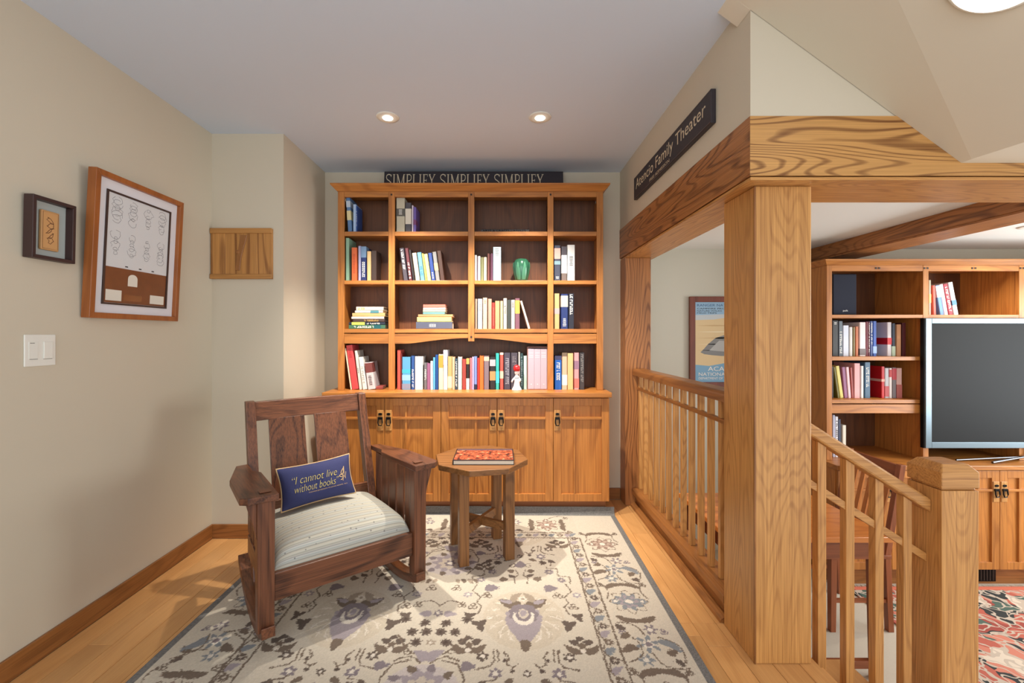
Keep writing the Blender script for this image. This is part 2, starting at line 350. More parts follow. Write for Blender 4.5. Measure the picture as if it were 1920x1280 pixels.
# --- the tall bookcase of the nook
YF = 3.05; FB = 3.245
bc = thing('bookcase', 'tall built-in oak bookcase with five paneled doors in the nook', 'bookcase', (-.2, 3.1, 0))
VX = [(-1.133, -1.090), (-.780, -.737), (-.224, -.181), (.330, .371), (.673, .718)]
CT = .84
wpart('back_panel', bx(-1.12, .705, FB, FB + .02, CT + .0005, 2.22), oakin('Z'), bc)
for i, (a, c) in enumerate(VX):
    zb = CT + .0005 if i != 2 else 1.18
    z1 = 2.222
    p = wpart('stile', bx(a, c, YF, YF + .02, zb, z1), oak('Z'), bc, .0015)
    w = .010
    m_ = (a + c) / 2
    if i == 0: s0, s1 = a + .001, a + .021
    elif i == 4: s0, s1 = c - .021, c - .001
    else: s0, s1 = m_ - w, m_ + w
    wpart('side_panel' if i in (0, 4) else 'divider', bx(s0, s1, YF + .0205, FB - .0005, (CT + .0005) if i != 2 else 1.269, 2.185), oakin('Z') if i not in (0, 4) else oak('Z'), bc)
    if 0 < i < 4:
        wpart('peg', bx(m_ - .006, m_ + .006, YF - .002, YF + .0005, 2.203 - .006, 2.203 + .006), DARKPEG, bc)
wpart('peg', bx(-.2085, -.1965, YF - .002, YF + .0005, 1.205, 1.217), DARKPEG, bc)
IX = [(VX[i][1], VX[i + 1][0]) for i in range(4)]          # openings
SH = [(1.946, 1.916), (1.605, 1.579), (1.267, 1.2395)]
for zt, zb in SH:
    for j, (a, c) in enumerate(IX):
        la = VX[j][0] + .022 if j == 0 else (VX[j][0] + VX[j][1]) / 2 + .0105
        lc = VX[j + 1][1] - .022 if j == 3 else (VX[j + 1][0] + VX[j + 1][1]) / 2 - .0105
        wpart('shelf', join([bx(a + .0005, c - .0005, YF + .001, YF + .0205, zb, zt), bx(la, lc, YF + .0205, FB - .001, zb + .004, zt)]), oak('X'), bc, .001)
for j, (a, c) in enumerate(IX):
    wpart('top_rail', bx(a + .0005, c - .0005, YF + .001, YF + .02, 2.187, 2.222), oak('X'), bc, .001)
    if j in (0, 3):
        wpart('apron', bx(a + .0005, c - .0005, YF + .003, YF + .02, 1.1645, 1.233), oak('X'), bc, .001)
# arched apron of the wide centre bay: two halves
def arch(xa, xb, za, zb, zt, flip):
    n = 14; lo = []
    for k in range(n + 1):
        u = k / n; e = max(0, (u - .18) / .82); e = math.sin(e * PI / 2) ** 1.2
        x = xa + (xb - xa) * u if not flip else xb - (xb - xa) * u
        lo.append((x, za + (zb - za) * e))
    if flip: lo = lo[::-1]
    return prism(lo + [(xb, zt), (xa, zt)], 'Y', YF + .003, YF + .02)
wpart('arched_apron', arch(IX[1][0] + .0005, IX[1][1] - .0005, 1.1645, 1.203, 1.233, False), oak('X'), bc)
wpart('arched_apron', arch(IX[2][0] + .0005, IX[2][1] - .0005, 1.1645, 1.203, 1.233, True), oak('X'), bc)
wpart('case_top', bx(-1.132, .717, YF + .001, FB + .02, 2.2225, 2.24), oak('X'), bc)
# crown: flared moulding
def crown(x0, x1, yf, yb, z0, z1, fl_, parent, m):
    A = [(x0, yf, z0), (x1, yf, z0), (x1, yb, z0), (x0, yb, z0)]
    B = [(x0 - fl_, yf - fl_, z1 - .010), (x1 + fl_, yf - fl_, z1 - .010), (x1 + fl_, yb, z1 - .010), (x0 - fl_, yb, z1 - .010)]
    C_ = [(p[0], p[1], z1) for p in B]
    V = A + B + C_
    Fc = [(0, 3, 2, 1), (8, 9, 10, 11)] + [(i + k, (i + 1) % 4 + k, (i + 1) % 4 + k + 4, i + k + 4) for k in (0, 4) for i in range(4)]
    return wpart('crown', (V, Fc), m, parent, .001)
crown(-1.137, .722, YF - .004, 3.262, 2.226, 2.272, .036, bc, oak('X'))
# base
wpart('base_carcass', join([bx(-1.181, .736, 2.972, 3.262, .096, .8055)]), oak('Z'), bc)
wpart('toe_kick', bx(-1.17, .722, 3.0, 3.2, .0005, .0955), paint('toe_kick_stain', (150, 92, 52), .5), bc)
wpart('counter', bx(-1.193, .747, 2.92, 3.262, .806, CT), oak('X'), bc, .004)
dx = (.737 + 1.160) / 5
for i in range(5):
    a = -1.160 + dx * i
    door(a, a + dx, .102, .797, 2.951, (1, -1, 1, -1, -1)[i], bc)
wpart('end_stile', bx(-1.1815, -1.1605, 2.951, 2.9715, .102, .8055), oak('Z'), bc)

# --- bookcase of the family room
YG = 3.12; GB = 3.525
lb = thing('bookcase', 'wide built-in oak media bookcase in the lower family room', 'bookcase', (3.2, 3.3, LF))
GX = [(2.329, 2.367), (3.017, 3.056), (3.702, 3.741), (4.39, 4.43)]
GC = .332
for i, (a, c) in enumerate(GX):
    wpart('stile', bx(a, c, YG, YG + .02, GC + .0005, 1.722), oak('Z'), lb, .0015)
    wpart('divider', bx(a + .002, c - .002, YG + .0205, GB - .0005, GC + .0005, 1.72), oak('Z'), lb)
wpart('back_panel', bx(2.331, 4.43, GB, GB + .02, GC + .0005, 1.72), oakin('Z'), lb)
GI = [(GX[i][1], GX[i + 1][0]) for i in range(3)]
for j, (a, c) in enumerate(GI):
    for k, (zt, zb) in enumerate(((1.369, 1.346), (1.070, 1.043), (.763, .737))):
        if j == 1 and k: continue
        wpart('shelf', bx(a + .0005, c - .0005, YG + .001, GB - .001, zb, zt), oak('X'), lb, .001)
    if j != 1:
        wpart('apron', bx(a + .0005, c - .0005, YG + .004, YG + .022, .666, .729), oak('X'), lb, .001)
    wpart('top_rail', bx(a + .0005, c - .0005, YG + .001, YG + .02, 1.681, 1.722), oak('X'), lb, .001)
    for q in ((a + c) / 2, c + .02):
        for s in (-.011, .011):
            wpart('peg', bx(q + s - .006, q + s + .006, YG - .002, YG + .0005, 1.695, 1.707), DARKPEG, lb)
wpart('case_top', bx(2.331, 4.43, YG + .021, GB + .02, 1.7205, 1.74), oak('X'), lb)
crown(2.326, 4.436, YG - .004, 3.545, 1.7225, 1.762, .03, lb, oak('X'))
wpart('base_carcass', bx(2.315, 4.44, 3.022, 3.545, -.39, .2995), oak('Z'), lb)
wpart('toe_kick', bx(2.33, 4.42, 3.07, 3.5, LF + .0005, -.3905), oaktrim('X'), lb)
wpart('counter', bx(2.30, 4.46, 2.985, 3.545, .30, GC), oak('X'), lb, .004)
for i in range(5):
    a = 2.318 + .37 * i
    door(a, a + .37, -.385, .293, 3.001, (1, -1, 1, -1, 1)[i], lb, .15)
vt = wpart('floor_vent', bx(3.26, 3.47, 3.062, 3.0695, LF + .02, -.40), BLACK, lb)
for k in range(9):
    wpart('vent_slat', bx(3.275 + k * .021, 3.285 + k * .021, 3.059, 3.0618, LF + .028, -.408), paint('vent_bar', (52, 46, 42), .5, .5), vt)

# ------------------------------------------------------------------ books
PAGES = paint('book_pages', (226, 216, 196), .9)
INK = paint('title_white', (238, 236, 228), .6)
INKD = paint('title_dark', (38, 34, 36), .6)
GOLD = paint('title_gold', (206, 168, 84), .5)
ORD = ['first', 'second', 'third', 'fourth', 'fifth', 'sixth', 'seventh', 'eighth', 'ninth', 'tenth', 'eleventh', 'twelfth', 'thirteenth', 'fourteenth', 'fifteenth', 'sixteenth', 'seventeenth', 'eighteenth', 'nineteenth', 'twentieth'] + \
      ['twenty-' + w for w in ('first', 'second', 'third', 'fourth', 'fifth', 'sixth', 'seventh', 'eighth', 'ninth')] + ['thirtieth', 'thirty-first', 'thirty-second', 'thirty-third', 'thirty-fourth', 'thirty-fifth']
def title_marks(t, z0, z1, sx0, sx1, y, style):
    """rows of small raised marks on a spine (x across, z up)"""
    it = []; rs = random.Random(int((sx0 + z1) * 1e5))
    if style == 'v':                       # lettering running down the spine
        z = z1
        while z - .008 > z0:
            h = .006 + rs.random() * .007
            k = rs.random()
            it.append(bx(sx0, sx1, y - .0006, y + .0002, z - h * .35, z))
            if k > .35: it.append(bx(sx0, sx0 + (sx1 - sx0) * .3, y - .0006, y + .0002, z - h, z - h * .35))
            if k < .7: it.append(bx(sx1 - (sx1 - sx0) * .3, sx1, y - .0006, y + .0002, z - h, z - h * .35))
            z -= h + .003 + (.008 if rs.random() > .82 else 0)
    else:                                  # short horizontal bars
        z = z1
        while z - .004 > z0:
            i = (sx1 - sx0) * .3 * rs.random()
            it.append(bx(sx0 + i * .5, sx1 - i * .5, y - .0006, y + .0002, z - .004, z)); z -= .010
    return join(it) if it else None
def make_book(desc, rgb, t, h, d, label, group, title=None, bands=(), ink=None, soft=False):
    """upright book: x thickness 0..t, y 0 (spine) .. d, z 0..h"""
    c = min(.003, t * .22); m = bookmat(rgb)
    r = min(.003, t * .2)
    prof = [(r, 0), (t - r, 0), (t, r * 1.2), (t, d), (t - c, d), (t - c, .004), (c, .004), (c, d), (0, d), (0, r * 1.2)]
    o = mesh('book', *prism(prof, 'Z', 0, h), m)
    tag(o, label, 'book', group)
    mesh('pages', *bx(c + .0002, t - c - .0002, .0045, d - .004, .003, h - .004), PAGES, o)
    for (z0, z1, col) in bands:            # coloured blocks printed round the spine
        mesh('spine_band', *bx(-.0003, t + .0003, -.0005, d * .5, h * z0, h * z1), bookmat(col), o)
    if title:
        z0, z1, st = title; it = title_marks(t, h * z0, h * z1, t * .25, t * .75, -.0006 if bands else 0, st)
        if it: mesh('title', *it, ink or INK, o)
    return o
def row(books, zsh, Y, depth, shelf, group, ymax=None, ysh=None):
    """books: (x0, x1, ytop, desc, rgb, opts) in photo pixels at the shelf"""
    for i, bk in enumerate(books):
        x0, x1, yt, desc, rgb = bk[:5]; op = bk[5] if len(bk) > 5 else {}
        y = Y - op.get('fwd', 0)
        X0, Zt = at(x0, yt, y); X1, _ = at(x1, yt, y)
        lean = op.get('lean', 0)           # pixels the top is shifted against the foot
        h = Zt - zsh; a = math.atan2(lean * y / F, h)
        t = max(.004, (X1 - X0) * math.cos(a) - .0007)
        h = (h - abs(math.sin(a)) * t * .5) / math.cos(a) if a else h
        d = min(op.get('d', depth), (ymax - y) if ymax else 9)
        pos = ORD[i] if i < len(ORD) else 'last'
        o = make_book(desc, rgb, t, h, d, '%s, %s from left, %s' % (desc, pos, shelf), group, op.get('title'), op.get('bands', ()), op.get('ink'))
        o.location = (X0 if a <= 0 else X1, y, zsh + .0004)
        if a:
            o.rotation_euler = (0, a, 0)
            if a > 0:                      # pivot on the right lower corner
                o.location = (X1 - t * math.cos(a), y, zsh + .0004 + t * math.sin(a))
def stack(books, zsh, Y, depth, shelf, group, cx):
    """flat stack listed from the bottom: (x0, x1, y0, y1, desc, rgb, opts)"""
    z = zsh + .0004; n = len(books)
    for i, bk in enumerate(books):
        x0, x1, ya, yb, desc, rgb = bk[:6]; op = bk[6] if len(bk) > 6 else {}
        y = Y + op.get('back', 0)
        X0, _ = at(x0, 0, y); X1, _ = at(x1, 0, y); t = (yb - ya) * y / F
        pos = 'bottom' if i == 0 else ('top' if i == n - 1 else ORD[n - 1 - i] + ' down')
        o = make_book(desc, rgb, t, X1 - X0, depth, '%s, %s in flat stack, %s' % (desc, pos, shelf), group, op.get('title'), op.get('bands', ()), op.get('ink'))
        # lay it down: z (height) -> x, x (thickness) -> -z
        o.rotation_euler = (0, R(90), 0)
        o.location = (X0, y, z + t)
        z += t + .0006
W_ = (236, 232, 224)
NB = 'books on the nook bookcase'
Yr = 3.078; MD = 3.24
row([(652.5, 660, 370, 'tilted blue and white book', (92, 128, 172), dict(lean=-4, d=.16, bands=((.35, .62, (222, 210, 160)), (.72, .9, (190, 205, 220))))),
     (662, 667.5, 383, 'light blue thin book', (168, 194, 228), dict(d=.13)),
     (667.7, 669.5, 386, 'deep blue thin booklet', (44, 84, 156), dict(d=.12, title=(.2, .8, 'v')))], 1.946, Yr, .15, 'top shelf, left bay, nook bookcase', NB, MD)
row([(743, 759, 371, 'thick beige book with dark ornament', (196, 188, 164), dict(bands=((.47, .69, (92, 88, 80)),), title=(.5, .66, 'h'))),
     (760, 771, 380, 'charcoal book with cream spine panel', (78, 74, 80), dict(bands=((.28, .8, (226, 216, 198)),))),
     (772, 775, 385, 'thin white book', (222, 208, 222), {}),
     (775.3, 780, 388, 'purple book', (112, 92, 168), dict(bands=((.3, .5, (120, 60, 110)),)))], 1.946, Yr, .15, 'top shelf, second bay, nook bookcase', NB, MD)
row([(648, 654, 446, 'tall pale green book', (146, 186, 158), dict(d=.16)),
     (659, 669, 464, 'orange book', (228, 112, 62), dict(title=(.2, .8, 'h'), ink=bookmat((190, 70, 40)))),
     (671.6, 676.5, 461, 'thin silver lavender book', (172, 172, 206), {}),
     (677, 686.5, 462, 'navy book with pale top', (34, 48, 104), dict(bands=((.68, 1, (120, 150, 185)),), title=(.08, .55, 'v'))),
     (688, 695.5, 471, 'tan book', (214, 178, 128), {}),
     (696, 706, 470, 'dark brown book', (64, 48, 42), dict(d=.12))], 1.605, Yr, .14, 'second shelf, left bay, nook bookcase', NB, MD)
L7 = dict(lean=-7)
row([(757, 765, 465, 'leaning black and white book', (72, 66, 76), dict(lean=-8, title=(.3, .95, 'v'), d=.12)),
     (767, 773, 465, 'leaning maroon and white book', (96, 44, 52), dict(lean=-8, title=(.05, .55, 'v'), d=.12)),
     (774, 778.5, 468, 'leaning thin black book', (38, 30, 30), dict(lean=-8, d=.12)),
     (779.5, 787.5, 474, 'leaning cream book', (214, 194, 168), dict(**L7, d=.12)),
     (789, 796.5, 473, 'leaning light blue book', (104, 172, 214), dict(**L7, title=(.1, .5, 'v'), ink=bookmat((40, 80, 130)), d=.12)),
     (797.5, 801, 475, 'leaning yellow book', (226, 190, 96), dict(**L7, d=.12)),
     (801.5, 808.5, 476, 'leaning pale yellow book', (236, 212, 140), dict(**L7, d=.12)),
     (809.5, 816.5, 474, 'leaning navy blue book', (38, 66, 138), dict(**L7, title=(.05, .3, 'h'), d=.12)),
     (817.5, 825, 472, 'leaning grey book with tan panel', (132, 130, 130), dict(**L7, bands=((.36, .6, (220, 172, 130)),), d=.12)),
     (826, 834, 470, 'leaning dark brown book', (72, 46, 36), dict(**L7, d=.12))], 1.605, Yr, .14, 'second shelf, second bay, nook bookcase', NB, MD)
row([(890, 894, 478, 'thin white book', W_, {}), (894.2, 896, 480, 'thin plum grey booklet', (108, 92, 108), {}), (896.2, 900.8, 480, 'thin off-white book', (222, 220, 212), {}),
     (901.5, 906.6, 482, 'olive green book', (124, 124, 84), {}), (907, 912.6, 482, 'cream book', (228, 206, 170), {}), (914, 917.6, 475, 'brown rose book', (112, 66, 60), {}),
     (918, 920, 476, 'thin maroon booklet', (78, 24, 32), {}), (920.3, 924, 475, 'plum book', (96, 56, 78), {}),
     (924.6, 939.5, 463, 'thick pale blue book', (184, 208, 222), dict(d=.15, title=(.72, .95, 'h'), ink=bookmat((120, 120, 110))))], 1.605, Yr, .13, 'second shelf, third bay, nook bookcase', NB, MD)
row([(1039.5, 1051, 460, 'dark book with pink top', (58, 62, 80), dict(bands=((.62, .92, (206, 160, 150)), (.46, .56, (120, 150, 160))), title=(.05, .12, 'h'))),
     (1053, 1063, 462, 'taupe book with large white label', (112, 98, 92), dict(bands=((.22, .75, (226, 226, 228)), (.75, 1, (72, 66, 74))))),
     (1064, 1078, 459, 'white book with black figure', (226, 224, 220), dict(title=(.4, .68, 'h'), ink=INKD))], 1.605, Yr, .14, 'second shelf, right bay, nook bookcase', NB, MD)
stack([(654, 722.5, 608.5, 616, 'green book with white lettering', (64, 110, 84), dict(title=(.1, .68, 'v'), bands=((.68, .88, (26, 92, 96)),))),
       (654, 722, 603, 608, 'navy book with lime green end', (34, 44, 62), dict(bands=((.08, .44, (206, 214, 96)),), title=(.5, .85, 'v'))),
       (662, 721, 597, 602.6, 'dark brown book', (76, 58, 54), dict(title=(.3, .8, 'v'), ink=GOLD)),
       (659, 720, 592, 596.5, 'thin pinkish white book', (240, 222, 204), {}),
       (660.6, 722, 585, 591.5, 'tan book', (214, 172, 116), {}),
       (665.6, 718, 580, 584.5, 'white book with teal patch', (236, 226, 208), dict(bands=((.55, .85, (84, 138, 150)),))),
       (668, 719, 572.5, 579.5, 'cream book', (236, 214, 190), dict(title=(.05, .3, 'v'), ink=GOLD))], 1.267, Yr, .14, 'third shelf, left nook bay', NB, 0)
stack([(780, 848, 603, 616, 'slate blue book with white ornament', (84, 88, 108), dict(title=(.36, .54, 'h'))),
       (782, 846.5, 593.6, 602.6, 'yellow book', (246, 214, 126), {}),
       (784, 849, 588.4, 593.2, 'tan brown book', (186, 140, 96), {}),
       (793, 834, 583.8, 588, 'teal blue book', (108, 156, 160), dict(back=.01)),
       (793, 835, 579.2, 583.5, 'sage green book', (190, 190, 158), dict(back=.01)),
       (793.5, 835, 575, 578.9, 'pale pink book', (232, 204, 198), dict(back=.01)),
       (793.5, 835, 569, 574.7, 'coral red book', (216, 116, 100), dict(back=.01))], 1.267, Yr, .14, 'third shelf, second nook bay', NB, 0)
row([(890.6, 894.6, 560, 'thin grey tan book', (182, 160, 140), {}), (896, 904.3, 560, 'silver grey book', (190, 186, 192), dict(title=(.55, .85, 'h'), ink=bookmat((110, 110, 90)))), (905.5, 913.5, 558, 'beige book', (206, 180, 148), dict(title=(.78, .92, 'h'), ink=bookmat((120, 80, 60)))),
     (915, 922, 560, 'rose pink book', (204, 140, 122), {}), (922.4, 928, 567, 'dark red book', (150, 48, 40), dict(title=(.1, .8, 'h'), ink=bookmat((200, 110, 90)))), (928.4, 937, 564, 'tan rose book', (202, 148, 108), {}),
     (938, 943, 564, 'peach cream book', (232, 190, 142), {}), (944, 950.4, 559, 'ivory book with dark lettering', (220, 206, 186), dict(title=(.45, .75, 'v'), ink=INKD)), (950.8, 958, 562, 'charcoal green book', (56, 60, 56), {}),
     (958.4, 965.5, 562, 'lilac grey book', (184, 174, 170), dict(title=(.7, .9, 'h'), ink=bookmat((90, 80, 70)))), (966, 974.5, 559, 'plum book with gold upper half', (120, 78, 92), dict(bands=((.5, .93, (222, 172, 74)),))),
     (990.6, 994.6, 564, 'slim white leaning book', (242, 228, 214), dict(lean=-15.6))], 1.267, Yr, .14, 'third shelf, third bay, nook bookcase', NB, MD)
row([(1040, 1049, 550, 'tan book with pink medallion', (216, 172, 118), dict(bands=((.42, .58, (214, 160, 160)),))), (1052, 1065, 551, 'navy book with cream top block', (34, 52, 108), dict(bands=((.63, .95, (208, 196, 176)),), title=(.05, .3, 'h'))),
     (1066, 1076.5, 550, 'navy book with tall white lettering', (36, 38, 52), dict(title=(.38, .97, 'v')))], 1.267, Yr, .14, 'third shelf, right bay, nook bookcase', NB, MD)
row([(657, 659.6, 653, 'thin cream leaning book', (242, 220, 190), dict(lean=-11)), (660.4, 672, 647, 'red leaning book', (214, 76, 78), dict(lean=-12, title=(.7, .92, 'h'), ink=bookmat((170, 40, 50)))),
     (673.5, 678.5, 657, 'tall white leaning book', (226, 220, 208), dict(lean=-9, title=(.4, .55, 'h'), ink=INKD)), (680, 688, 669, 'white leaning book', (230, 228, 222), dict(lean=-8, title=(.2, .7, 'v'), ink=bookmat((170, 170, 160)))),
     (690, 703.5, 679, 'white and maroon leaning book', (214, 204, 206), dict(lean=-6.5, bands=((.62, .97, (122, 62, 58)),), title=(.12, .5, 'h'), ink=INKD))], CT, Yr, .14, 'counter shelf, left bay, nook bookcase', NB, MD)
CR = [(744.6, 751, 656, 'coral red book', (200, 84, 70)), (751.6, 753.6, 662, 'thin dark red strip standing for shade', (110, 30, 32)),  # second entry is the dark red shadow beside the coral book, built as a strip
      (754, 769.5, 669, 'thick light blue book', (92, 162, 206), dict(bands=((.5, .62, (70, 180, 200)), (.28, .45, (150, 195, 220)), (.02, .18, (140, 142, 165))))), (771, 777, 667, 'royal blue book with white lettering', (46, 84, 150), dict(title=(.05, .6, 'v'))),
      (778, 792.6, 668, 'thick white book', (238, 234, 230)), (795, 800.4, 680, 'grey book with white lettering', (112, 108, 112), dict(title=(.3, .75, 'v'))), (800.6, 806.6, 681, 'mauve book', (150, 92, 128)),
      (807, 811.5, 677, 'narrow white book', (240, 238, 236)), (812, 816, 670, 'sky blue book', (96, 176, 218)), (816.3, 821.7, 665, 'deep blue book', (24, 72, 140)), (822.4, 831, 664, 'cream book with amber top', (240, 214, 180), dict(bands=((.62, .97, (226, 152, 60)),))),
      (831.4, 839, 656, 'white book with pale lilac top', (226, 230, 226), dict(bands=((.62, .98, (196, 190, 214)),))), (839.6, 847.4, 668, 'khaki gold book', (190, 164, 106), dict(bands=((.05, .4, (226, 206, 176)),))), (847.8, 852.8, 669, 'peach book', (226, 180, 146)),
      (853, 858, 672, 'dark teal book with white lettering', (44, 68, 84), dict(title=(.05, .9, 'v'))), (858.7, 866, 669, 'pinkish white book', (238, 220, 210)), (866.5, 874, 673, 'brick red book', (160, 62, 52)), (874.3, 880, 672, 'black book with white foot', (38, 28, 22), dict(bands=((0, .36, (240, 230, 214)), (.82, 1, (206, 164, 90))))),
      (881, 885, 671, 'rose book', (206, 120, 128)), (885.2, 889, 669, 'lavender book', (180, 168, 206)), (889.3, 894.4, 668, 'periwinkle blue book', (120, 142, 200), dict(bands=((0, .16, (28, 34, 60)),))), (895, 899, 671, 'bright red book', (206, 56, 48)),
      (899.3, 906.8, 667, 'bright orange book', (238, 110, 40)), (907.5, 917, 667, 'grey plum book', (126, 108, 116), dict(bands=((.85, .97, (220, 196, 160)),))), (918.5, 929, 669, 'black book with white box', (36, 28, 28), dict(bands=((.72, .92, (188, 172, 178)), (.28, .56, (204, 142, 90))))), (929.8, 936, 662, 'turquoise green book', (52, 176, 168), dict(bands=((.18, .5, (70, 206, 226)),))),
      (937.6, 944, 661, 'coral and cream book', (204, 84, 72), dict(bands=((.3, .5, (226, 190, 166)), (.94, 1, (230, 200, 180))))), (945, 957, 661, 'charcoal book with grey lettering', (66, 60, 74), dict(title=(.15, .85, 'v'), ink=bookmat((160, 158, 168)))), (958, 970.5, 661, 'charcoal book behind the figurine', (70, 62, 72), dict(title=(.6, .9, 'v'), ink=bookmat((120, 112, 116)))),
      (972.3, 975, 660, 'slim white book', (236, 216, 206)), (975.6, 981, 662, 'dark teal green book', (40, 66, 70), dict(title=(.1, .9, 'v'), ink=bookmat((120, 140, 140)))), (982, 988, 667, 'pale mint book', (184, 216, 204))]
row(CR, CT, Yr, .13, 'counter shelf, wide nook centre bay', NB, MD)
row([(1040.5, 1053, 667, 'blue book with large white lettering', (28, 96, 186), dict(title=(.25, .8, 'v'), bands=((.88, 1, (60, 60, 96)),))), (1054, 1063.6, 661, 'peach and white book', (230, 182, 152), dict(bands=((.12, .4, (232, 226, 222)), (.9, 1, (120, 100, 80))))),
     (1064.5, 1075, 662, 'cream tan book', (226, 190, 132)), (1077, 1085.8, 661, 'pink book with mauve panel', (226, 160, 162), dict(bands=((.55, .78, (156, 118, 140)), (.05, .3, (226, 120, 110))))), (1087, 1096, 661, 'charcoal book with grey lettering', (66, 62, 64), dict(title=(.2, .95, 'v'), ink=bookmat((146, 142, 138))))], CT, Yr, .14, 'counter shelf, right bay, nook bookcase', NB, MD)
# three mauve volumes in a slipcase
X0, Z1 = at(989, 650, Yr - .005); X1, _ = at(1026.6, 650, Yr - .005)
t = thing('slipcase_set', 'three mauve volumes in one slipcase at right end of centre bay', 'book set', (X0, Yr - .005, CT))
w = X1 - X0; h = Z1 - CT
lpart('slipcase', join([bx(0, .004, .002, .15, 0.0004, h), bx(w - .003, w, .002, .15, 0.0004, h), bx(.004, w - .003, .002, .15, h - .005, h), bx(.004, w - .003, .002, .15, .0004, .004), bx(.004, w - .003, .146, .15, .004, h - .005)]), bookmat((176, 128, 120)), t)
vw = (w - .008) / 3
for k in range(3):
    v = lpart('volume', bx(.0045 + vw * k, .0040 + vw * (k + 1), 0, .14, .0045, h - .012), bookmat((190, 170, 182)), t, .002)
    lpart('title', join([bx(.010 + vw * k, vw * (k + 1) - .004, -.0004, .0002, h * zz, h * zz + .004) for zz in (.75, .79, .85)] + [bx(vw * (k + .5), vw * (k + .5) + .008, -.0004, .0002, h * .12, h * .14)]), bookmat((222, 208, 214)), v)
# flat books
def flatbook(x0, x1, ya, yb, y, zsh, d, label, rgb, words=None, group=NB):
    X0, _ = at(x0, 0, y); X1, _ = at(x1, 0, y); tt = (yb - ya) * y / F
    o = make_book('', rgb, tt, X1 - X0, d, label, group); o.rotation_euler = (0, R(90), 0); o.location = (X0, y, zsh + .0004 + tt)
    if words:
        it = fit(text_item(words, .02), .012, (X1 - X0) * .93, 0, tt * .5)
        # text x -> book z (length), text y -> -book x
        mesh('title', [(tt * .75 - p[1], -.0008, p[0]) for p in it[0]], it[1], INK, o)
flatbook(901.7, 992, 428.2, 434, 3.072, 1.946, .15, 'flat dark book with white carpet title on top shelf, third bay', (44, 36, 34), 'ARTS & CRAFTS CARPETS')
flatbook(705, 718, 725, 730.5, 3.09, CT, .1, 'small red and green book lying flat on counter, left bay', (150, 70, 64), None)

# books of the family room
LBG = 'books on the family room bookcase'
Yl = 3.2; ML = 3.52
row([(1561, 1572, 601, 'black book', (30, 26, 26), dict(title=(.86, .95, 'h'))), (1573, 1580.5, 602, 'slate grey book', (92, 104, 116), dict(title=(.05, .7, 'v'))), (1581, 1591.8, 610, 'pale blue white book', (208, 214, 228)), (1593, 1599, 613, 'light grey book', (208, 204, 198)),
     (1599.7, 1604, 613, 'olive book', (124, 108, 60)), (1604.3, 1610, 612, 'orange brown book', (188, 98, 42)), (1612, 1623.6, 604, 'white book with dark foot', (232, 220, 218), dict(bands=((0.03, .22, (110, 96, 96)),))), (1624, 1628, 603, 'narrow maroon book', (120, 36, 54)),
     (1628.2, 1631.6, 603, 'maroon book with white lettering', (110, 34, 52), dict(title=(.1, .95, 'v'))), (1631.8, 1637, 602, 'navy book with white lettering', (40, 66, 130), dict(title=(.3, .95, 'v'))), (1637.2, 1644, 602, 'royal blue book', (28, 78, 168), dict(bands=((.08, .28, (150, 180, 226)),))),
     (1664, 1672, 604, 'white book with red sash', (222, 214, 216), dict(bands=((.34, .54, (196, 24, 30)),), d=.3)), (1673, 1679, 606, 'navy book with mint foot', (40, 52, 72), dict(bands=((0, .3, (196, 214, 186)),))), (1682, 1690, 608, 'tan book', (222, 166, 124)), (1692.5, 1699, 605, 'dark maroon book', (84, 30, 34))],
    1.070, Yl, .2, 'second shelf, media bookcase', LBG, ML)
row([(1560.6, 1562.7, 687, 'thin dark grey book', (84, 78, 84), {}), (1571, 1575, 688, 'olive leaning book', (110, 104, 40), dict(lean=-8)), (1575.6, 1582.5, 686, 'yellow green leaning book', (214, 204, 112), dict(lean=-8.5)), (1583.5, 1590, 688, 'purple leaning book', (150, 92, 130), dict(lean=-5)),
     (1591, 1596.6, 688, 'pinkish white leaning book', (232, 196, 200), dict(lean=-4.5)), (1597.2, 1601.4, 689, 'brick coloured leaning book', (164, 76, 68), dict(lean=-3)), (1602, 1613, 681, 'rose pink book', (228, 168, 166)), (1614.4, 1619.8, 686, 'white grey book', (222, 222, 218)),
     (1621.7, 1632.3, 679, 'steel blue book', (66, 100, 128), dict(title=(.3, .85, 'v'))), (1653, 1659, 687, 'red book with cream stripe', (200, 22, 26), dict(bands=((.52, .6, (230, 170, 150)),), d=.28)), (1659.5, 1667, 690, 'greyish white book', (196, 196, 200), dict(bands=((.05, .4, (196, 80, 80)),))),
     (1667.5, 1673, 690, 'white and red book', (238, 226, 220), dict(bands=((.7, .95, (196, 50, 50)),))), (1673.5, 1681, 689, 'dark grey red-topped book', (120, 110, 112), dict(bands=((.6, .97, (190, 50, 60)),))), (1681.5, 1691.4, 690, 'pink cream book', (226, 184, 176), dict(bands=((0, .45, (190, 110, 104)),)))],
    .763, Yl, .2, 'third shelf, media bookcase', LBG, ML)
row([(1562, 1566, 778, 'white and blue book', (196, 204, 228)), (1566.5, 1572, 781, 'white book with black lettering', (226, 226, 232), dict(title=(.3, .9, 'v'), ink=INKD)), (1572.6, 1577, 786, 'navy book', (66, 78, 104)), (1580, 1587, 797, 'pale cream book', (226, 222, 206))],
    GC, Yl, .22, 'bottom shelf, media bookcase', LBG, ML)
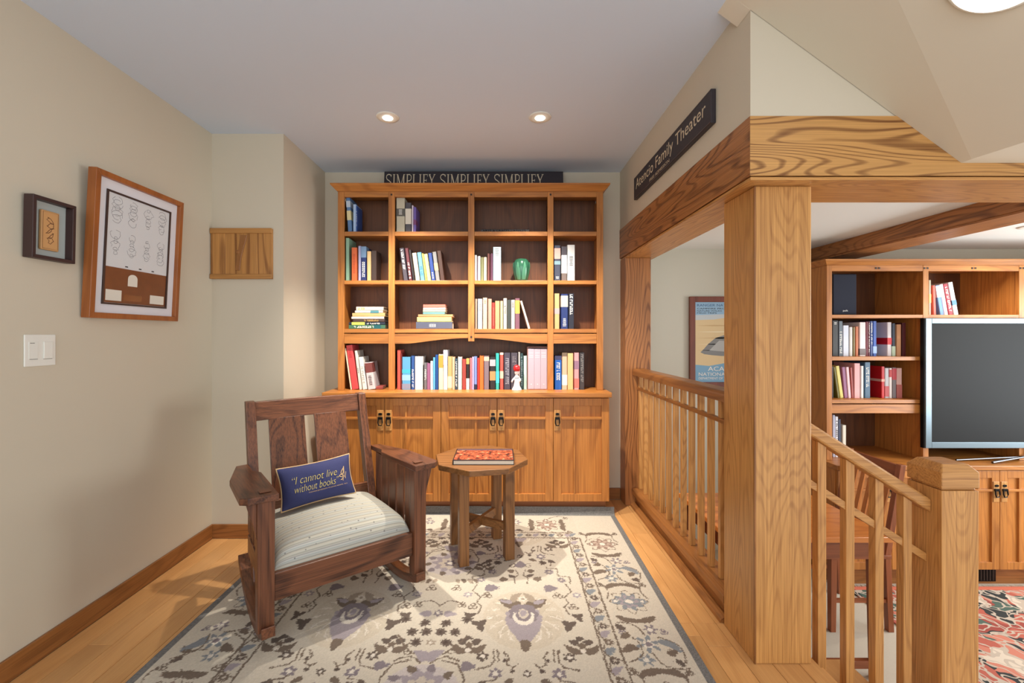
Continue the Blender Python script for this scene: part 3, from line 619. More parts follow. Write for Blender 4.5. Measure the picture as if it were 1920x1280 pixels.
row([(1742, 1746, 525, 'multicoloured thin book', (196, 186, 160), dict(bands=((.35, .6, (226, 190, 110)),))), (1750.5, 1756, 535, 'coral red leaning book', (216, 96, 80), dict(lean=-2)), (1763, 1770.5, 535, 'blue and white leaning book', (96, 140, 196), dict(lean=-9, bands=((.6, .98, (214, 224, 236)),))), (1771.5, 1778.5, 533, 'white leaning book', (240, 226, 230), dict(lean=-10)),
     (1779.5, 1788, 532, 'dark red leaning book with lettering', (150, 44, 60), dict(lean=-11, title=(.1, .9, 'v'))), (1789.5, 1798, 529, 'white and blue leaning book', (226, 232, 236), dict(lean=-11.5, bands=((.3, .45, (70, 120, 150)),)))],
    1.369, Yl, .2, 'top shelf above the television', LBG, ML)
# ------------------------------------------------------------------ rocking chair
ch = thing('rocking_chair', 'dark oak mission rocking chair with pale striped seat cushion', 'chair', (-.6425, 1.87, .0072), R(37.1))
def quadprism(a, b, w, d, w2=None, d2=None):
    """square bar between two points, cross-section w (x) by d (y)"""
    w2 = w2 or w; d2 = d2 or d; V = []
    for (p, ww, dd) in ((a, w, d), (b, w2, d2)):
        V += [(p[0] - ww / 2, p[1] - dd / 2, p[2]), (p[0] + ww / 2, p[1] - dd / 2, p[2]), (p[0] + ww / 2, p[1] + dd / 2, p[2]), (p[0] - ww / 2, p[1] + dd / 2, p[2])]
    return V, list(BF)
def pz(y): return .876 + (y - .69) / (.69 - .50) * (.876 - .26)      # height on the back plane for a given y
def py(z): return .50 + (z - .26) / (.876 - .26) * .19
XLg = .3225
for s in (-1, 1):
    lpart('front_leg', quadprism((s * XLg, .012, .088), (s * XLg, .012, .588), .058, .058, .062, .062), chairw('Z'), ch, .004)
    lpart('corbel', prism([(s * (XLg + .031), .588), (s * (XLg + .066), .588), (s * (XLg + .060), .56), (s * (XLg + .042), .50), (s * (XLg + .031), .44)][::s], 'Y', -.008, .032), chairw('Z'), ch, .001)
    lpart('back_post', quadprism((s * .286, py(.075), .075), (s * .286, py(.876), .876), .044, .058), chairw('Z'), ch, .004)
    # arm: wide board tapering to the back
    xi, xo = s * .283, s * .412
    poly = [(xi, -.045), (s * .385, -.045), (xo, -.02), (xo, .30), (s * .36, .575), (xi + s * .026, .585), (xi + s * .026, .42), (xi, .36)]
    if s < 0: poly = poly[::-1]
    v, f = prism(poly, 'Z', 0, .026)
    v = [(p[0], p[1], p[2] + .5895 - .055 * max(0, p[1])) for p in v]
    arm = lpart('arm', (v, f), chairw('Y'), ch, .003)
    v, f = bx(s * XLg - .02, s * XLg + .02, -.004, .028, .026, .029); v = [(p[0], p[1], p[2] + .5895) for p in v]
    lpart('tenon', (v, f), chairw('X'), arm, .001)
    lpart('side_rail', bx(s * .312 - .012, s * .312 + .012, .042, py(.24) - .03, .20, .285), chairw('Y'), ch, .002)
    y = .05
    for k in range(5):
        y2 = y + .075
        zt = .5885 - .055 * (y2)
        v, f = bx(s * .314 - .0045, s * .314 + .0045, y, y2, .2855, zt)
        lpart('side_slat', (v, f), chairw('Z'), ch, .001); y = y2 + .020
    # rocker: arc lying on the rug
    pts_lo, pts_hi = [], []; Rr = .82; yc = .30
    for k in range(25):
        yy = -.035 + k * (.70 / 24); zz = .0005 + Rr - math.sqrt(Rr * Rr - (yy - yc) ** 2)
        pts_lo.append((yy, zz)); pts_hi.append((yy, zz + .042 - .014 * max(0, (k - 16) / 8)))
    n = len(pts_lo); V = []
    for (yy, zz) in pts_lo: V += [(s * .3175 - .024, yy, zz), (s * .3175 + .024, yy, zz)]
    for (yy, zz) in pts_hi: V += [(s * .3175 - .024, yy, zz), (s * .3175 + .024, yy, zz)]
    Fc = []
    for k in range(n - 1):
        a = 2 * k; b_ = 2 * n + 2 * k
        Fc += [(a, a + 2, a + 3, a + 1), (b_, b_ + 1, b_ + 3, b_ + 2), (a, b_, b_ + 2, a + 2), (a + 1, a + 3, b_ + 3, b_ + 1)]
    Fc += [(0, 1, 2 * n + 1, 2 * n), (2 * n - 2, 4 * n - 2, 4 * n - 1, 2 * n - 1)]
    lpart('rocker', (V, Fc), chairw('Y'), ch, .003)
lpart('seat_rail', bx(-.2925, .2925, .0, .024, .185, .292), chairw('X'), ch, .003)
lpart('back_rail', bx(-.264, .264, py(.33) - .014, py(.33) + .01, .27, .40), chairw('X'), ch, .002)
# crest rail, slightly bowed backwards
V, Fc = [], []; n = 13
for k in range(n):
    x = -.265 + .53 * k / (n - 1); bow = .022 * (1 - (x / .265) ** 2)
    for z, dy in ((.778, -.011), (.868, -.011), (.868, .011), (.778, .011)):
        V.append((x, py(z) + bow + dy, z + (.004 if z > .8 else 0)))
for k in range(n - 1):
    a = 4 * k
    for q in range(4): Fc.append((a + q, a + (q + 1) % 4, a + 4 + (q + 1) % 4, a + 4 + q)[::-1])
Fc += [(0, 1, 2, 3), tuple(4 * (n - 1) + q for q in (3, 2, 1, 0))]
lpart('crest_rail', (V, Fc), chairw('X'), ch, .003)
for (xa, xb) in ((-.205, -.028), (.022, .192)):
    V = []
    for z in (.395, .782):
        for x, dy in ((xa, -.006), (xb, -.006), (xb, .008), (xa, .008)):
            V.append((x, py(z) + dy + .016 * (1 - (x / .265) ** 2), z))
    lpart('back_slat', (V, list(BF)), chairw('Z'), ch, .002)
# cushion
CU = bpy.data.materials.new('seat_fabric'); CU.use_nodes = True; nt = CU.node_tree; p = nt.nodes['Principled BSDF']; p.inputs['Roughness'].default_value = .9
tc = nt.nodes.new('ShaderNodeTexCoord'); sp = nt.nodes.new('ShaderNodeSeparateXYZ'); nt.links.new(tc.outputs['Object'], sp.inputs[0])
ml = nt.nodes.new('ShaderNodeMath'); ml.operation = 'MULTIPLY'; ml.inputs[1].default_value = 1 / .043
zy = nt.nodes.new('ShaderNodeAttribute'); zy.attribute_name = 'weave'; nt.links.new(zy.outputs['Fac'], ml.inputs[0])
fr = nt.nodes.new('ShaderNodeMath'); fr.operation = 'FRACT'; nt.links.new(ml.outputs[0], fr.inputs[0])
cr = nt.nodes.new('ShaderNodeValToRGB'); cr.color_ramp.interpolation = 'LINEAR'
e = cr.color_ramp.elements; e[0].position = 0; e[0].color = lin((160, 158, 146)); e[1].position = 1; e[1].color = lin((160, 158, 146))
for pos, c in ((.12, (190, 186, 172)), (.3, (182, 174, 158)), (.38, (138, 140, 134)), (.44, (182, 178, 166)), (.6, (164, 170, 166)), (.7, (194, 190, 180)), (.82, (148, 148, 144)), (.88, (186, 180, 168))):
    q = e.new(pos); q.color = lin(c)
nt.links.new(fr.outputs[0], cr.inputs[0])
vo = nt.nodes.new('ShaderNodeTexVoronoi'); vo.inputs['Scale'].default_value = 34; nt.links.new(tc.outputs['Object'], vo.inputs['Vector'])
st = nt.nodes.new('ShaderNodeMapRange'); st.inputs['From Min'].default_value = .16; st.inputs['From Max'].default_value = .1; nt.links.new(vo.outputs['Distance'], st.inputs['Value'])
mm = nt.nodes.new('ShaderNodeMixRGB'); mm.inputs[2].default_value = lin((128, 126, 122)); nt.links.new(st.outputs[0], mm.inputs[0]); nt.links.new(cr.outputs[0], mm.inputs[1]); nt.links.new(mm.outputs[0], p.inputs['Base Color'])
nz = nt.nodes.new('ShaderNodeTexNoise'); nz.inputs['Scale'].default_value = 500; bm_ = nt.nodes.new('ShaderNodeBump'); bm_.inputs['Strength'].default_value = .3; bm_.inputs['Distance'].default_value = .001
nt.links.new(tc.outputs['Object'], nz.inputs['Vector']); nt.links.new(nz.outputs['Fac'], bm_.inputs['Height']); nt.links.new(bm_.outputs['Normal'], p.inputs['Normal'])
def pad(hx, hy, hz, ex=5.0, ez=1.35, n=36, crown=1.0):
    """pillow-like slab; returns verts (closed) centred at origin"""
    V, Fc = [], []
    idx = {}
    def hgt(u, v):
        e_ = max(0, 1 - abs(u) ** ex) * max(0, 1 - abs(v) ** ex)
        return hz * e_ ** (1 / (ez * 2)) if e_ > 0 else 0
    for side in (1, -1):
        for i in range(n + 1):
            for j in range(n + 1):
                u = math.sin((-1 + 2 * i / n) * PI / 2); v = math.sin((-1 + 2 * j / n) * PI / 2)
                idx[(side, i, j)] = len(V); V.append((u * hx, v * hy, side * hgt(u, v)))
    for side in (1, -1):
        for i in range(n):
            for j in range(n):
                q = [idx[(side, i, j)], idx[(side, i + 1, j)], idx[(side, i + 1, j + 1)], idx[(side, i, j + 1)]]
                Fc.append(tuple(q if side > 0 else q[::-1]))
    return V, Fc
v, f = pad(.288, .265, 1.0, 11, 1.15, 44)
def seatz(q):
    cr_ = (1 - (q[0] / .32) ** 2) * (1 - (q[1] / .30) ** 2)
    if q[2] >= 0: return .284 + q[2] * (.078 + .042 * cr_) - .035 * (q[1] + .1)
    return .284 + q[2] * .014
v = [(q[0], q[1] + .292, seatz(q)) for q in v]
cu = lpart('seat_cushion', (v, f), CU, ch, 0, True)
arc = [0.0]; nn = 45
for j in range(1, nn):
    a_, b_ = Vector(v[22 * nn + j - 1]), Vector(v[22 * nn + j]); arc.append(arc[-1] + (a_ - b_).length)
at0 = cu.data.attributes.new('weave', 'FLOAT', 'POINT'); at0.data.foreach_set('value', [arc[k % nn] for k in range(len(v))])

# throw pillow
NAVY = paint('navy_cotton', (52, 56, 100), .85, bump=.35, bscale=260, var=.08)
PIPE = paint('gold_piping', (206, 172, 126), .7)
THREAD = paint('gold_thread', (226, 206, 112), .6)
pl = thing('throw_pillow', 'navy throw pillow with gold script lettering and tan piping', 'pillow', (0, 0, 0))
loc = ch.matrix_basis
M = Matrix.Translation(ch.location) @ Matrix.Rotation(R(37.1), 4, 'Z')
pw_, ph_ = .172, .098
ctr = M @ Vector((-.038, .372, .500))
pl.location = ctr; pl.rotation_euler = (R(68), R(-3), R(37.1))     # local x width, y up the face, z out of the face
v, f = pad(pw_, ph_, .048, 3.2, 1.0, 28)
def pinch(p_):
    u, w2 = p_[0] / pw_, p_[1] / ph_
    k = 1 - .07 * (1 - w2 * w2) * (abs(u) ** 3); k2 = 1 - .09 * (1 - u * u) * (abs(w2) ** 3)
    return (p_[0] * k, p_[1] * k2, p_[2] * (1 + .05 * math.sin(u * 5 + w2 * 3)))
lpart('pillow_cover', ([pinch(q) for q in v], f), NAVY, pl, 0, True)
edge = []
for k in range(80):
    a = k / 80 * 4; s_ = int(a); u = -1 + 2 * (a - s_)
    q = ((u, -1), (1, u), (-u, 1), (-1, -u))[s_]; edge.append(pinch((q[0] * pw_, q[1] * ph_, 0)))
lpart('piping', tube(edge, .0042, 8, True), PIPE, pl, 0, True)
def on_pillow(item):
    out = []
    for p_ in item[0]:
        u, w2 = min(.99, abs(p_[0] / pw_)), min(.99, abs(p_[1] / ph_))
        e_ = (1 - u ** 3.2) * (1 - w2 ** 3.2); out.append((p_[0], p_[1], .048 * e_ ** .5 * 1.05 + .0016 + p_[2]))
    return out, item[1]
def subdiv(item, maxlen=.012):
    return item
it = join([fit(text_item('\u201cI cannot live', .03, .0005, shear=.35, offset=-.0006), -.118, .085, .006, .040), fit(text_item('without books\u201d', .03, .0005, shear=.35, offset=-.0006), -.112, .090, -.034, -.002)])
lpart('script_lettering', on_pillow(it), THREAD, pl)
it = fit(text_item('THOMAS JEFFERSON TO JOHN ADAMS, 1815', .01, .0004), -.055, .128, -.048, -.042)
lpart('small_lettering', on_pillow(it), PIPE, pl)
qp = [(.098 + .012 * math.sin(k * .9) + .02 * (k / 14), -.022 + .055 * k / 14 if k < 9 else .04 - .05 * (k - 9) / 5) for k in range(15)]
lpart('quill_emblem', on_pillow(join([ribbon(qp, .0035), ribbon([(.108, -.028), (.118, .03), (.122, -.02), (.13, .012)], .003)])), PIPE, pl)

# ------------------------------------------------------------------ octagonal table
tb = thing('side_table', 'octagonal oak side table with crossed stretchers on the rug', 'table', (-.109, 2.475, .0072))
ZT = .5285
oct_ = [(.266 * math.cos(R(-100 + 45 * k)), .266 * math.sin(R(-100 + 45 * k))) for k in range(8)]
lpart('table_top', prism(oct_, 'Z', ZT - .031, ZT), tablew('X'), tb, .004)
rot = R(16)
for k in range(4):
    a = rot + R(45 + 90 * k); c_ = (.178 * math.cos(a), .178 * math.sin(a))
    v, f = bx(-.026, .026, -.026, .026, .0005, ZT - .0315)
    Mx = Matrix.Translation((c_[0], c_[1], 0)) @ Matrix.Rotation(rot, 4, 'Z')
    lpart('leg', tf((v, f), Mx), tablew('Z'), tb, .002)
for k in range(2):
    a = rot + R(45 + 90 * k)
    v, f = bx(-.15, .15, -.011, .011, .148 + .0005 * k, .192)
    if k == 0: items = [bx(-.15, .15, -.011, .011, .148, .192)]
    else: items = [bx(-.15, -.0115, -.011, .011, .148, .192), bx(.0115, .15, -.011, .011, .148, .192)]
    lpart('stretcher', tf(join(items), Matrix.Rotation(a, 4, 'Z')), tablew('X'), tb, .001)
# picture book on it
bk = thing('picture_book', 'large landscape picture book with autumn cover on octagonal table', 'book', (-.0895, 2.437, .5355))
bm2 = bpy.data.materials.new('autumn_cover'); bm2.use_nodes = True; nt = bm2.node_tree; p = nt.nodes['Principled BSDF']; p.inputs['Roughness'].default_value = .2
tc = nt.nodes.new('ShaderNodeTexCoord'); nz = nt.nodes.new('ShaderNodeTexNoise'); nz.inputs['Scale'].default_value = 42; nz.inputs['Detail'].default_value = 6
nt.links.new(tc.outputs['Object'], nz.inputs['Vector']); cr = nt.nodes.new('ShaderNodeValToRGB'); e = cr.color_ramp.elements
e[0].position = .34; e[0].color = lin((44, 30, 32)); e[1].position = .68; e[1].color = lin((226, 176, 128))
for pos, c in ((.44, (124, 58, 46)), (.52, (196, 92, 58)), (.6, (150, 84, 66))): q = e.new(pos); q.color = lin(c)
nt.links.new(nz.outputs['Fac'], cr.inputs[0]); nt.links.new(cr.outputs[0], p.inputs['Base Color'])
lpart('cover', join([bx(-.164, .164, -.119, .119, .022, .025), bx(-.164, .164, -.119, .119, 0.0002, .003), bx(-.164, -.160, -.119, .119, .003, .022)]), paint('black_cover', (34, 28, 34), .3), bk, .0006)
lpart('cover_photo', bx(-.158, .158, -.106, .082, .0251, .0254), bm2, bk)
lpart('pages', bx(-.158, .160, -.116, .116, .0032, .0218), PAGES, bk)
lpart('cover_border', join([bx(-.158, .158, .0825, .114, .0251, .0254)]), paint('cover_sky', (92, 74, 84), .2), bk)

# ------------------------------------------------------------------ pictures on the left wall  (local: x along the wall away from camera, y up, z out)
def wallframe(name, label, y0, y1, z0, z1, tilt, cat='picture'):
    o = thing(name, label, cat, (XL + .004, y0, z0))
    # local X -> +Y world, local Y -> up, local Z -> +X world, leaning forward by tilt
    Mx = Matrix(((0, 0, 1), (1, 0, 0), (0, 1, 0))).to_4x4()
    o.rotation_euler = (Matrix.Rotation(tilt, 4, 'Y') @ Mx).to_euler()
    return o
w, h = .500, .626
fr_ = wallframe('framed_print', 'large oak framed sheet of pencil sketches with white mat on left wall', 1.812, 2.31, 1.298, 1.92, R(2.9))
FO = wood('frame_oak', (178, 104, 48), (120, 60, 24), 'Y', ring=.4, streak=.6)
def molding(o, w, h, b, d, mat, ax=None):
    it = [([(0, 0, 0), (b, b, 0), (b, h - b, 0), (0, h, 0), (0, 0, d), (b, b, d), (b, h - b, d), (0, h, d)], list(BF)),
          ([(0, 0, 0), (w, 0, 0), (w - b, b, 0), (b, b, 0), (0, 0, d), (w, 0, d), (w - b, b, d), (b, b, d)], list(BF)),
          ([(w, 0, 0), (w, h, 0), (w - b, h - b, 0), (w - b, b, 0), (w, 0, d), (w, h, d), (w - b, h - b, d), (w - b, b, d)], list(BF)),
          ([(0, h, 0), (b, h - b, 0), (w - b, h - b, 0), (w, h, 0), (0, h, d), (b, h - b, d), (w - b, h - b, d), (w, h, d)], list(BF))]
    for v in it: lpart('frame_side', v, mat, o, .0015)
molding(fr_, w, h, .024, .036, FO)
lpart('backing', bx(.02, w - .02, .02, h - .02, .004, .018), paint('mat_board', (226, 224, 228), .8), fr_)
iw0, iw1, ih0, ih1 = .068, w - .068, .062, h - .068
lpart('inner_frame', join([bx(iw0, iw0 + .008, ih0, ih1, .0185, .024), bx(iw1 - .008, iw1, ih0, ih1, .0185, .024), bx(iw0 + .008, iw1 - .008, ih0, ih0 + .008, .0185, .024), bx(iw0 + .008, iw1 - .008, ih1 - .008, ih1, .0185, .024)]), paint('dark_frame', (66, 46, 40), .4), fr_)
pap = lpart('sketch_paper', bx(iw0 + .012, iw1 - .009, ih0 + .168, ih1 - .012, .019, .0202), paint('drawing_paper', (216, 216, 216), .8), fr_)
lpart('leather_panel', bx(iw0 + .009, iw1 - .009, ih0 + .009, ih0 + .166, .0186, .0196), paint('brown_panel', (124, 72, 40), .35, var=.1, bscale=20), fr_)
PEN = paint('pencil_grey', (124, 124, 128), .9)
rs = random.Random(5); sk = []
for r_ in range(2):
    for c_ in range(4):
        cx_ = iw0 + .055 + c_ * .085; cy_ = ih0 + .42 - r_ * .15
        for k in range(6):
            pts = []; a0 = rs.random() * 6; rr = .008 + rs.random() * .02; oy = (k - 2.5) * .016
            for q in range(14):
                a = a0 + q * .42; pts.append((cx_ + (rs.random() - .5) * .004 + rr * math.cos(a) * (.7 + .5 * rs.random()), cy_ + oy + rr * .8 * math.sin(a)))
            sk.append(ribbon(pts, .0016, .0205))
lpart('pencil_sketch', join(sk), PEN, pap)
lpart('peg_hole', join([bx(iw0 + .11 + k * .075, iw0 + .125 + k * .075, ih0 + .174, ih0 + .179, .0202, .0206) for k in range(3)]), INKD, pap)
CARD = paint('ivory_card', (226, 220, 206), .8)
lpart('card', bx(iw0 + .018, iw0 + .098, ih0 + .018, ih0 + .066, .0197, .0204), CARD, fr_)
lpart('card', bx(iw1 - .105, iw1 - .018, ih0 + .018, ih0 + .060, .0197, .0204), CARD, fr_)
arcp = [(iw0 + .155 + .026 * math.cos(R(a)), ih0 + .125 + .020 * math.sin(R(a))) for a in range(0, 181, 20)] + [(iw0 + .129, ih0 + .090), (iw0 + .181, ih0 + .090)]
lpart('arched_card', prism(arcp, 'Z', .0197, .0204), CARD, fr_)
lpart('glass_strip', bx(iw0 + .11, iw0 + .21, ih0 + .022, ih0 + .05, .0197, .0200), paint('metal_plate', (150, 104, 70), .25, .6), fr_)

w, h = .162, .231
fs = wallframe('shadow_box', 'small dark brown shadow box with a tan plaque near the light switch', 1.591, 1.752, 1.509, 1.739, R(1.2))
molding(fs, w, h, .013, .036, paint('walnut_frame', (60, 38, 36), .45))
lpart('backing', bx(.01, w - .01, .01, h - .01, .001, .006), paint('grey_blue_mat', (176, 182, 178), .85), fs)
pq = lpart('tan_plaque', bx(.046, .114, .038, .188, .0065, .018), paint('tan_plaque', (206, 156, 100), .5), fs, .004)
rs = random.Random(9); it = []
it.append(ribbon([(.052, .044), (.108, .044), (.108, .182), (.052, .182), (.052, .044)], .0014, .0183))
for k in range(5):
    pts = [(.08 + (.004 + .016 * rs.random()) * math.cos(q * .8 + k) + .004 * (k % 2), .075 + k * .019 + .012 * math.sin(q * .8 + k * 2)) for q in range(9)]
    it.append(ribbon(pts, .0022, .0183))
lpart('engraving', join(it), paint('engraved_brown', (110, 70, 46), .6), pq)

# light switch
sw = wallframe('light_switch', 'white double light switch plate on the left wall', 1.597, 1.71, 1.107, 1.226, 0, 'light switch')
sw.location.x = XL + .0003
lpart('cover_plate', bx(0, .113, 0, .119, 0, .005), WHITE, sw, .0025)
lpart('rocker_paddle', bx(.066, .099, .027, .092, .005, .0085), WHITE, sw, .0012)
lpart('dimmer_panel', bx(.014, .047, .027, .092, .005, .0065), WHITE, sw, .0008)
lpart('slot', join([bx(.016, .045, .0265, .028, .0066, .0069), bx(.066, .099, .0255, .0268, .005, .0054), bx(.018, .034, .086, .088, .0066, .0069)]), paint('slot_grey', (90, 92, 86), .6), sw)
lpart('screw', join([lathe([(.0022, .005), (.0022, .0056)], 10, (x_, y_)) for x_ in (.031, .082) for y_ in (.012, .107)]), WHITE, sw)

# wooden plaque on the jog wall
pq = thing('wooden_plaque', 'carved golden oak plaque on the short wall by the corner', 'plaque', (-1.738, YJ - .022, 1.562))
GO = wood('plaque_oak', (196, 140, 76), (120, 72, 34), 'Z', ring=.8, streak=.7, freq=44)
GOX = wood('plaque_oak', (196, 140, 76), (120, 72, 34), 'X', ring=.8, streak=.7, freq=44)
for k, (a, c) in enumerate(((0, .088), (.0885, .176), (.1765, .272), (.2725, .366))):
    lpart('board', bx(a, c, .004, .0215, .0, .302), GO, pq, .001)
lpart('batten', bx(-.002, .368, -.003, .0038, .272, .303), GOX, pq, .002)
lpart('batten', bx(-.002, .368, -.003, .0038, -.001, .028), GOX, pq, .002)
lpart('carved_wedge', prism([(.150, .05), (.176, .05), (.186, .13), (.222, .262), (.182, .262), (.162, .14)], 'Y', -.002, .0038), wood('plaque_dark', (150, 100, 54), (96, 56, 26), 'Z'), pq, .002)
lpart('knob', tf(lathe([(.013, 0), (.013, .004), (.008, .009)], 16), Matrix.Translation((.166, .004, .158)) @ Matrix.Rotation(R(90), 4, 'X')), wood('plaque_dark', (150, 100, 54), (96, 56, 26), 'Z'), pq)

# ------------------------------------------------------------------ signs
SB = paint('sign_black', (46, 40, 46), .5, var=.15, bscale=60)
SL = paint('sign_letter', (216, 202, 172), .6)
GL = {  # thin roman capitals on a unit box, strokes as (polyline, width)
 'S': [([(.62, .86), (.52, .97), (.32, 1.0), (.12, .92), (.06, .76), (.16, .60), (.42, .48), (.60, .36), (.66, .2), (.56, .05), (.34, 0), (.12, .05), (.03, .2)], .075), ([(.62, .80), (.64, .98)], .05), ([(.03, .02), (.03, .24)], .05)],
 'I': [([(.15, 0), (.15, 1)], .11), ([(.02, .985), (.28, .985)], .04), ([(.02, .015), (.28, .015)], .04)],
 'M': [([(.12, 0), (.12, 1)], .05), ([(.12, 1), (.5, .05)], .11), ([(.5, .05), (.86, 1)], .05), ([(.86, 0), (.86, 1)], .11), ([(0, .985), (.16, .985)], .04), ([(.84, .985), (1, .985)], .04), ([(0, .015), (.24, .015)], .04), ([(.74, .015), (1, .015)], .04)],
 'P': [([(.14, 0), (.14, 1)], .11), ([(.14, .98), (.42, .98), (.58, .88), (.6, .72), (.54, .56), (.38, .48), (.14, .48)], .07), ([(.02, .015), (.28, .015)], .04), ([(.02, .985), (.2, .985)], .04)],
 'L': [([(.14, 0), (.14, 1)], .11), ([(.02, .985), (.28, .985)], .04), ([(.02, .02), (.58, .02), (.6, .2)], .05)],
 'F': [([(.14, 0), (.14, 1)], .11), ([(.02, .98), (.56, .98), (.57, .82)], .05), ([(.14, .52), (.44, .52)], .05), ([(.44, .42), (.44, .62)], .04), ([(.02, .015), (.28, .015)], .04)],
 'Y': [([(.06, 1), (.36, .48)], .11), ([(.68, 1), (.36, .48), (.36, 0)], .06), ([(.36, .5), (.36, 0)], .1), ([(0, .985), (.22, .985)], .04), ([(.56, .985), (.78, .985)], .04), ([(.24, .015), (.5, .015)], .04)]}
GWid = {'S': .68, 'I': .3, 'M': 1.0, 'P': .62, 'L': .62, 'F': .58, 'Y': .74, ' ': .3}
def roman(s, h):
    x = 0; it = []
    for c in s:
        for pts, wd in GL.get(c, []): it.append(ribbon([(x + p_[0] * h, p_[1] * h) for p_ in pts], wd * h))
        x += (GWid[c] + .13) * h
    return join(it)
sg = thing('word_sign', 'long black SIMPLIFY sign leaning on top of the bookcase', 'sign', (-.846, 3.175, 2.2725)); sg.rotation_euler = (R(-7), 0, 0)
lpart('board', bx(0, 1.305, 0, .016, 0, .147), SB, sg, .002)
it = fit(roman('SIMPLIFY SIMPLIFY SIMPLIFY', .1), .012, 1.162, .024, .128)
lpart('lettering', ([(p_[0], -.0006, p_[1]) for p_ in it[0]], it[1]), SL, sg)

sg = thing('theater_sign', 'black family theater sign above the oak beam', 'sign', (XR - .0005, 2.857, 2.104)); sg.rotation_euler = (0, 0, R(-90))
# local x runs towards the camera (world -Y), local -y faces the nook (world -X)
L_ = 1.045
lpart('board', bx(0, L_, -.022, 0, 0, .142), SB, sg, .003)
def sgn(it, y=-.0228): return [(p_[0], y, p_[1]) for p_ in it[0]], it[1]
lpart('lettering', sgn(fit(text_item('Atencio Family Theater', .1, 0), .045, 1.0, .036, .118)), SL, sg)
lpart('small_lettering', sgn(fit(text_item('FREE ADMISSION', .03, 0), .30, .60, .014, .031)), SL, sg)
lpart('rim', join([bx(.006, L_ - .006, -.0232, -.022, .004, .0065), bx(.006, L_ - .006, -.0232, -.022, .1355, .138)]), paint('sign_rim', (96, 84, 80), .5), sg)

# ------------------------------------------------------------------ recessed lights
GLOW = bpy.data.materials.new('lamp_glow'); GLOW.use_nodes = True
gp = GLOW.node_tree.nodes['Principled BSDF']; gp.inputs['Emission Color'].default_value = (1, .94, .84, 1); gp.inputs['Emission Strength'].default_value = 9; gp.inputs['Base Color'].default_value = (1, 1, 1, 1)
def downlight(x, y, z, label, aim, e, size=105):
    o = thing('recessed_downlight', label, 'light', (x, y, z), 0, 'recessed ceiling lights')
    lpart('trim_ring', lathe([(.040, -.006), (.048, -.0065), (.060, -.005), (.064, -.0005), (.062, 0), (.040, 0)], 36), WHITE, o, 0, True)
    lpart('reflector', lathe([(.0395, -.004), (.034, -.0035), (.030, -.003), (.030, -.001), (.0395, -.001)], 32), paint('lamp_baffle', (200, 200, 200), .3, .4), o, 0, True)
    lpart('bulb', lathe([(.029, -.0032), (.026, -.009), (.016, -.013), (.002, -.0145)], 24), GLOW, o, 0, True)
    d = bpy.data.lights.new('downlight_beam', 'SPOT'); d.energy = e; d.spot_size = R(size); d.spot_blend = .8; d.color = (1, .92, .80); d.shadow_soft_size = .022
    l = bpy.data.objects.new('downlight_beam', d); COL.objects.link(l); l.location = (x, y, z - .03)
    l.rotation_euler = (Vector(aim) - Vector((x, y, z))).to_track_quat('-Z', 'Y').to_euler()
downlight(-.628, 2.44, H, 'left recessed ceiling light above the rocking chair', (-.52, 3.0, .4), 136, 84)
downlight(.222, 2.44, H, 'right recessed ceiling light near the bookcase', (.12, 3.0, .4), 136, 84)
downlight(3.40, 2.80, LC, 'recessed light in the family room ceiling above the television', (3.4, 2.85, 0), 30, 130)
dl = thing('ceiling_lamp', 'white round flush lamp on the sloping soffit', 'light', (1.265, 1.10, sl(1.265) + KF * (1.527 - .5266 * (1.645 - 1.265) - 1.10) - .0005)); dl.rotation_euler = Vector((.667, KF, 1)).to_track_quat('Z', 'Y').to_euler()
DG = bpy.data.materials.new('lamp_dome'); DG.use_nodes = True; gp = DG.node_tree.nodes['Principled BSDF']; gp.inputs['Base Color'].default_value = (.9, .9, .88, 1); gp.inputs['Emission Color'].default_value = (1, .96, .9, 1); gp.inputs['Emission Strength'].default_value = 1.1
lpart('dome', lathe([(.10, -.008), (.097, -.016), (.08, -.028), (.05, -.036), (.004, -.039)], 40), DG, dl, 0, True)
lpart('rim', lathe([(.108, 0), (.11, -.004), (.106, -.008), (.101, -.008)], 40), WHITE, dl, 0, True)

# ------------------------------------------------------------------ ornaments on the nook bookcase
X, _ = at(978, 0, 3.12)
vs = thing('vase', 'green glazed ovoid pottery vase on second shelf', 'vase', (X, 3.135, 1.6055))
GR = paint('green_glaze', (40, 84, 64), .18, var=.25, bscale=18)
prof = [(.034, 0), (.040, .006), (.052, .05), (.061, .10), (.057, .135), (.045, .156), (.034, .163), (.030, .160)]
lpart('body', lathe(prof, 40), GR, vs, 0, True)
lf = []
for k in range(7):
    a = 2 * PI * k / 7 - 1.2; pts = []
    for q in range(9):
        z = .012 + .125 * q / 8; wl = .016 * math.sin(PI * min(1, .25 + .75 * q / 8)) + .002
        r_ = np.interp(z, [p_[1] for p_ in prof[:6]], [p_[0] for p_ in prof[:6]]) + .0016
        pts.append((r_, wl, z))
    V, Fc = [], []
    for r_, wl, z in pts:
        for s in (-1, 0, 1):
            aa = a + s * wl / r_; rr = r_ + (.002 if s == 0 else -.0012); V.append((rr * math.cos(aa), rr * math.sin(aa), z))
    for q in range(8):
        for s in range(2): Fc.append((3 * q + s, 3 * q + s + 1, 3 * q + s + 4, 3 * q + s + 3))
    lpart('leaf_relief', (V, Fc), paint('green_glaze_light', (72, 124, 98), .2), vs, 0, True)
X, _ = at(969, 0, 3.045)
fg = thing('figurine', 'small white figurine with a red cap standing before the books', 'figurine', (X, 3.052, CT + .0005))
WP = paint('white_glaze', (240, 238, 236), .25)
lpart('robe', lathe([(.036, 0), (.034, .006), (.022, .03), (.017, .06), (.019, .085), (.012, .10), (.008, .106)], 24), WP, fg, 0, True)
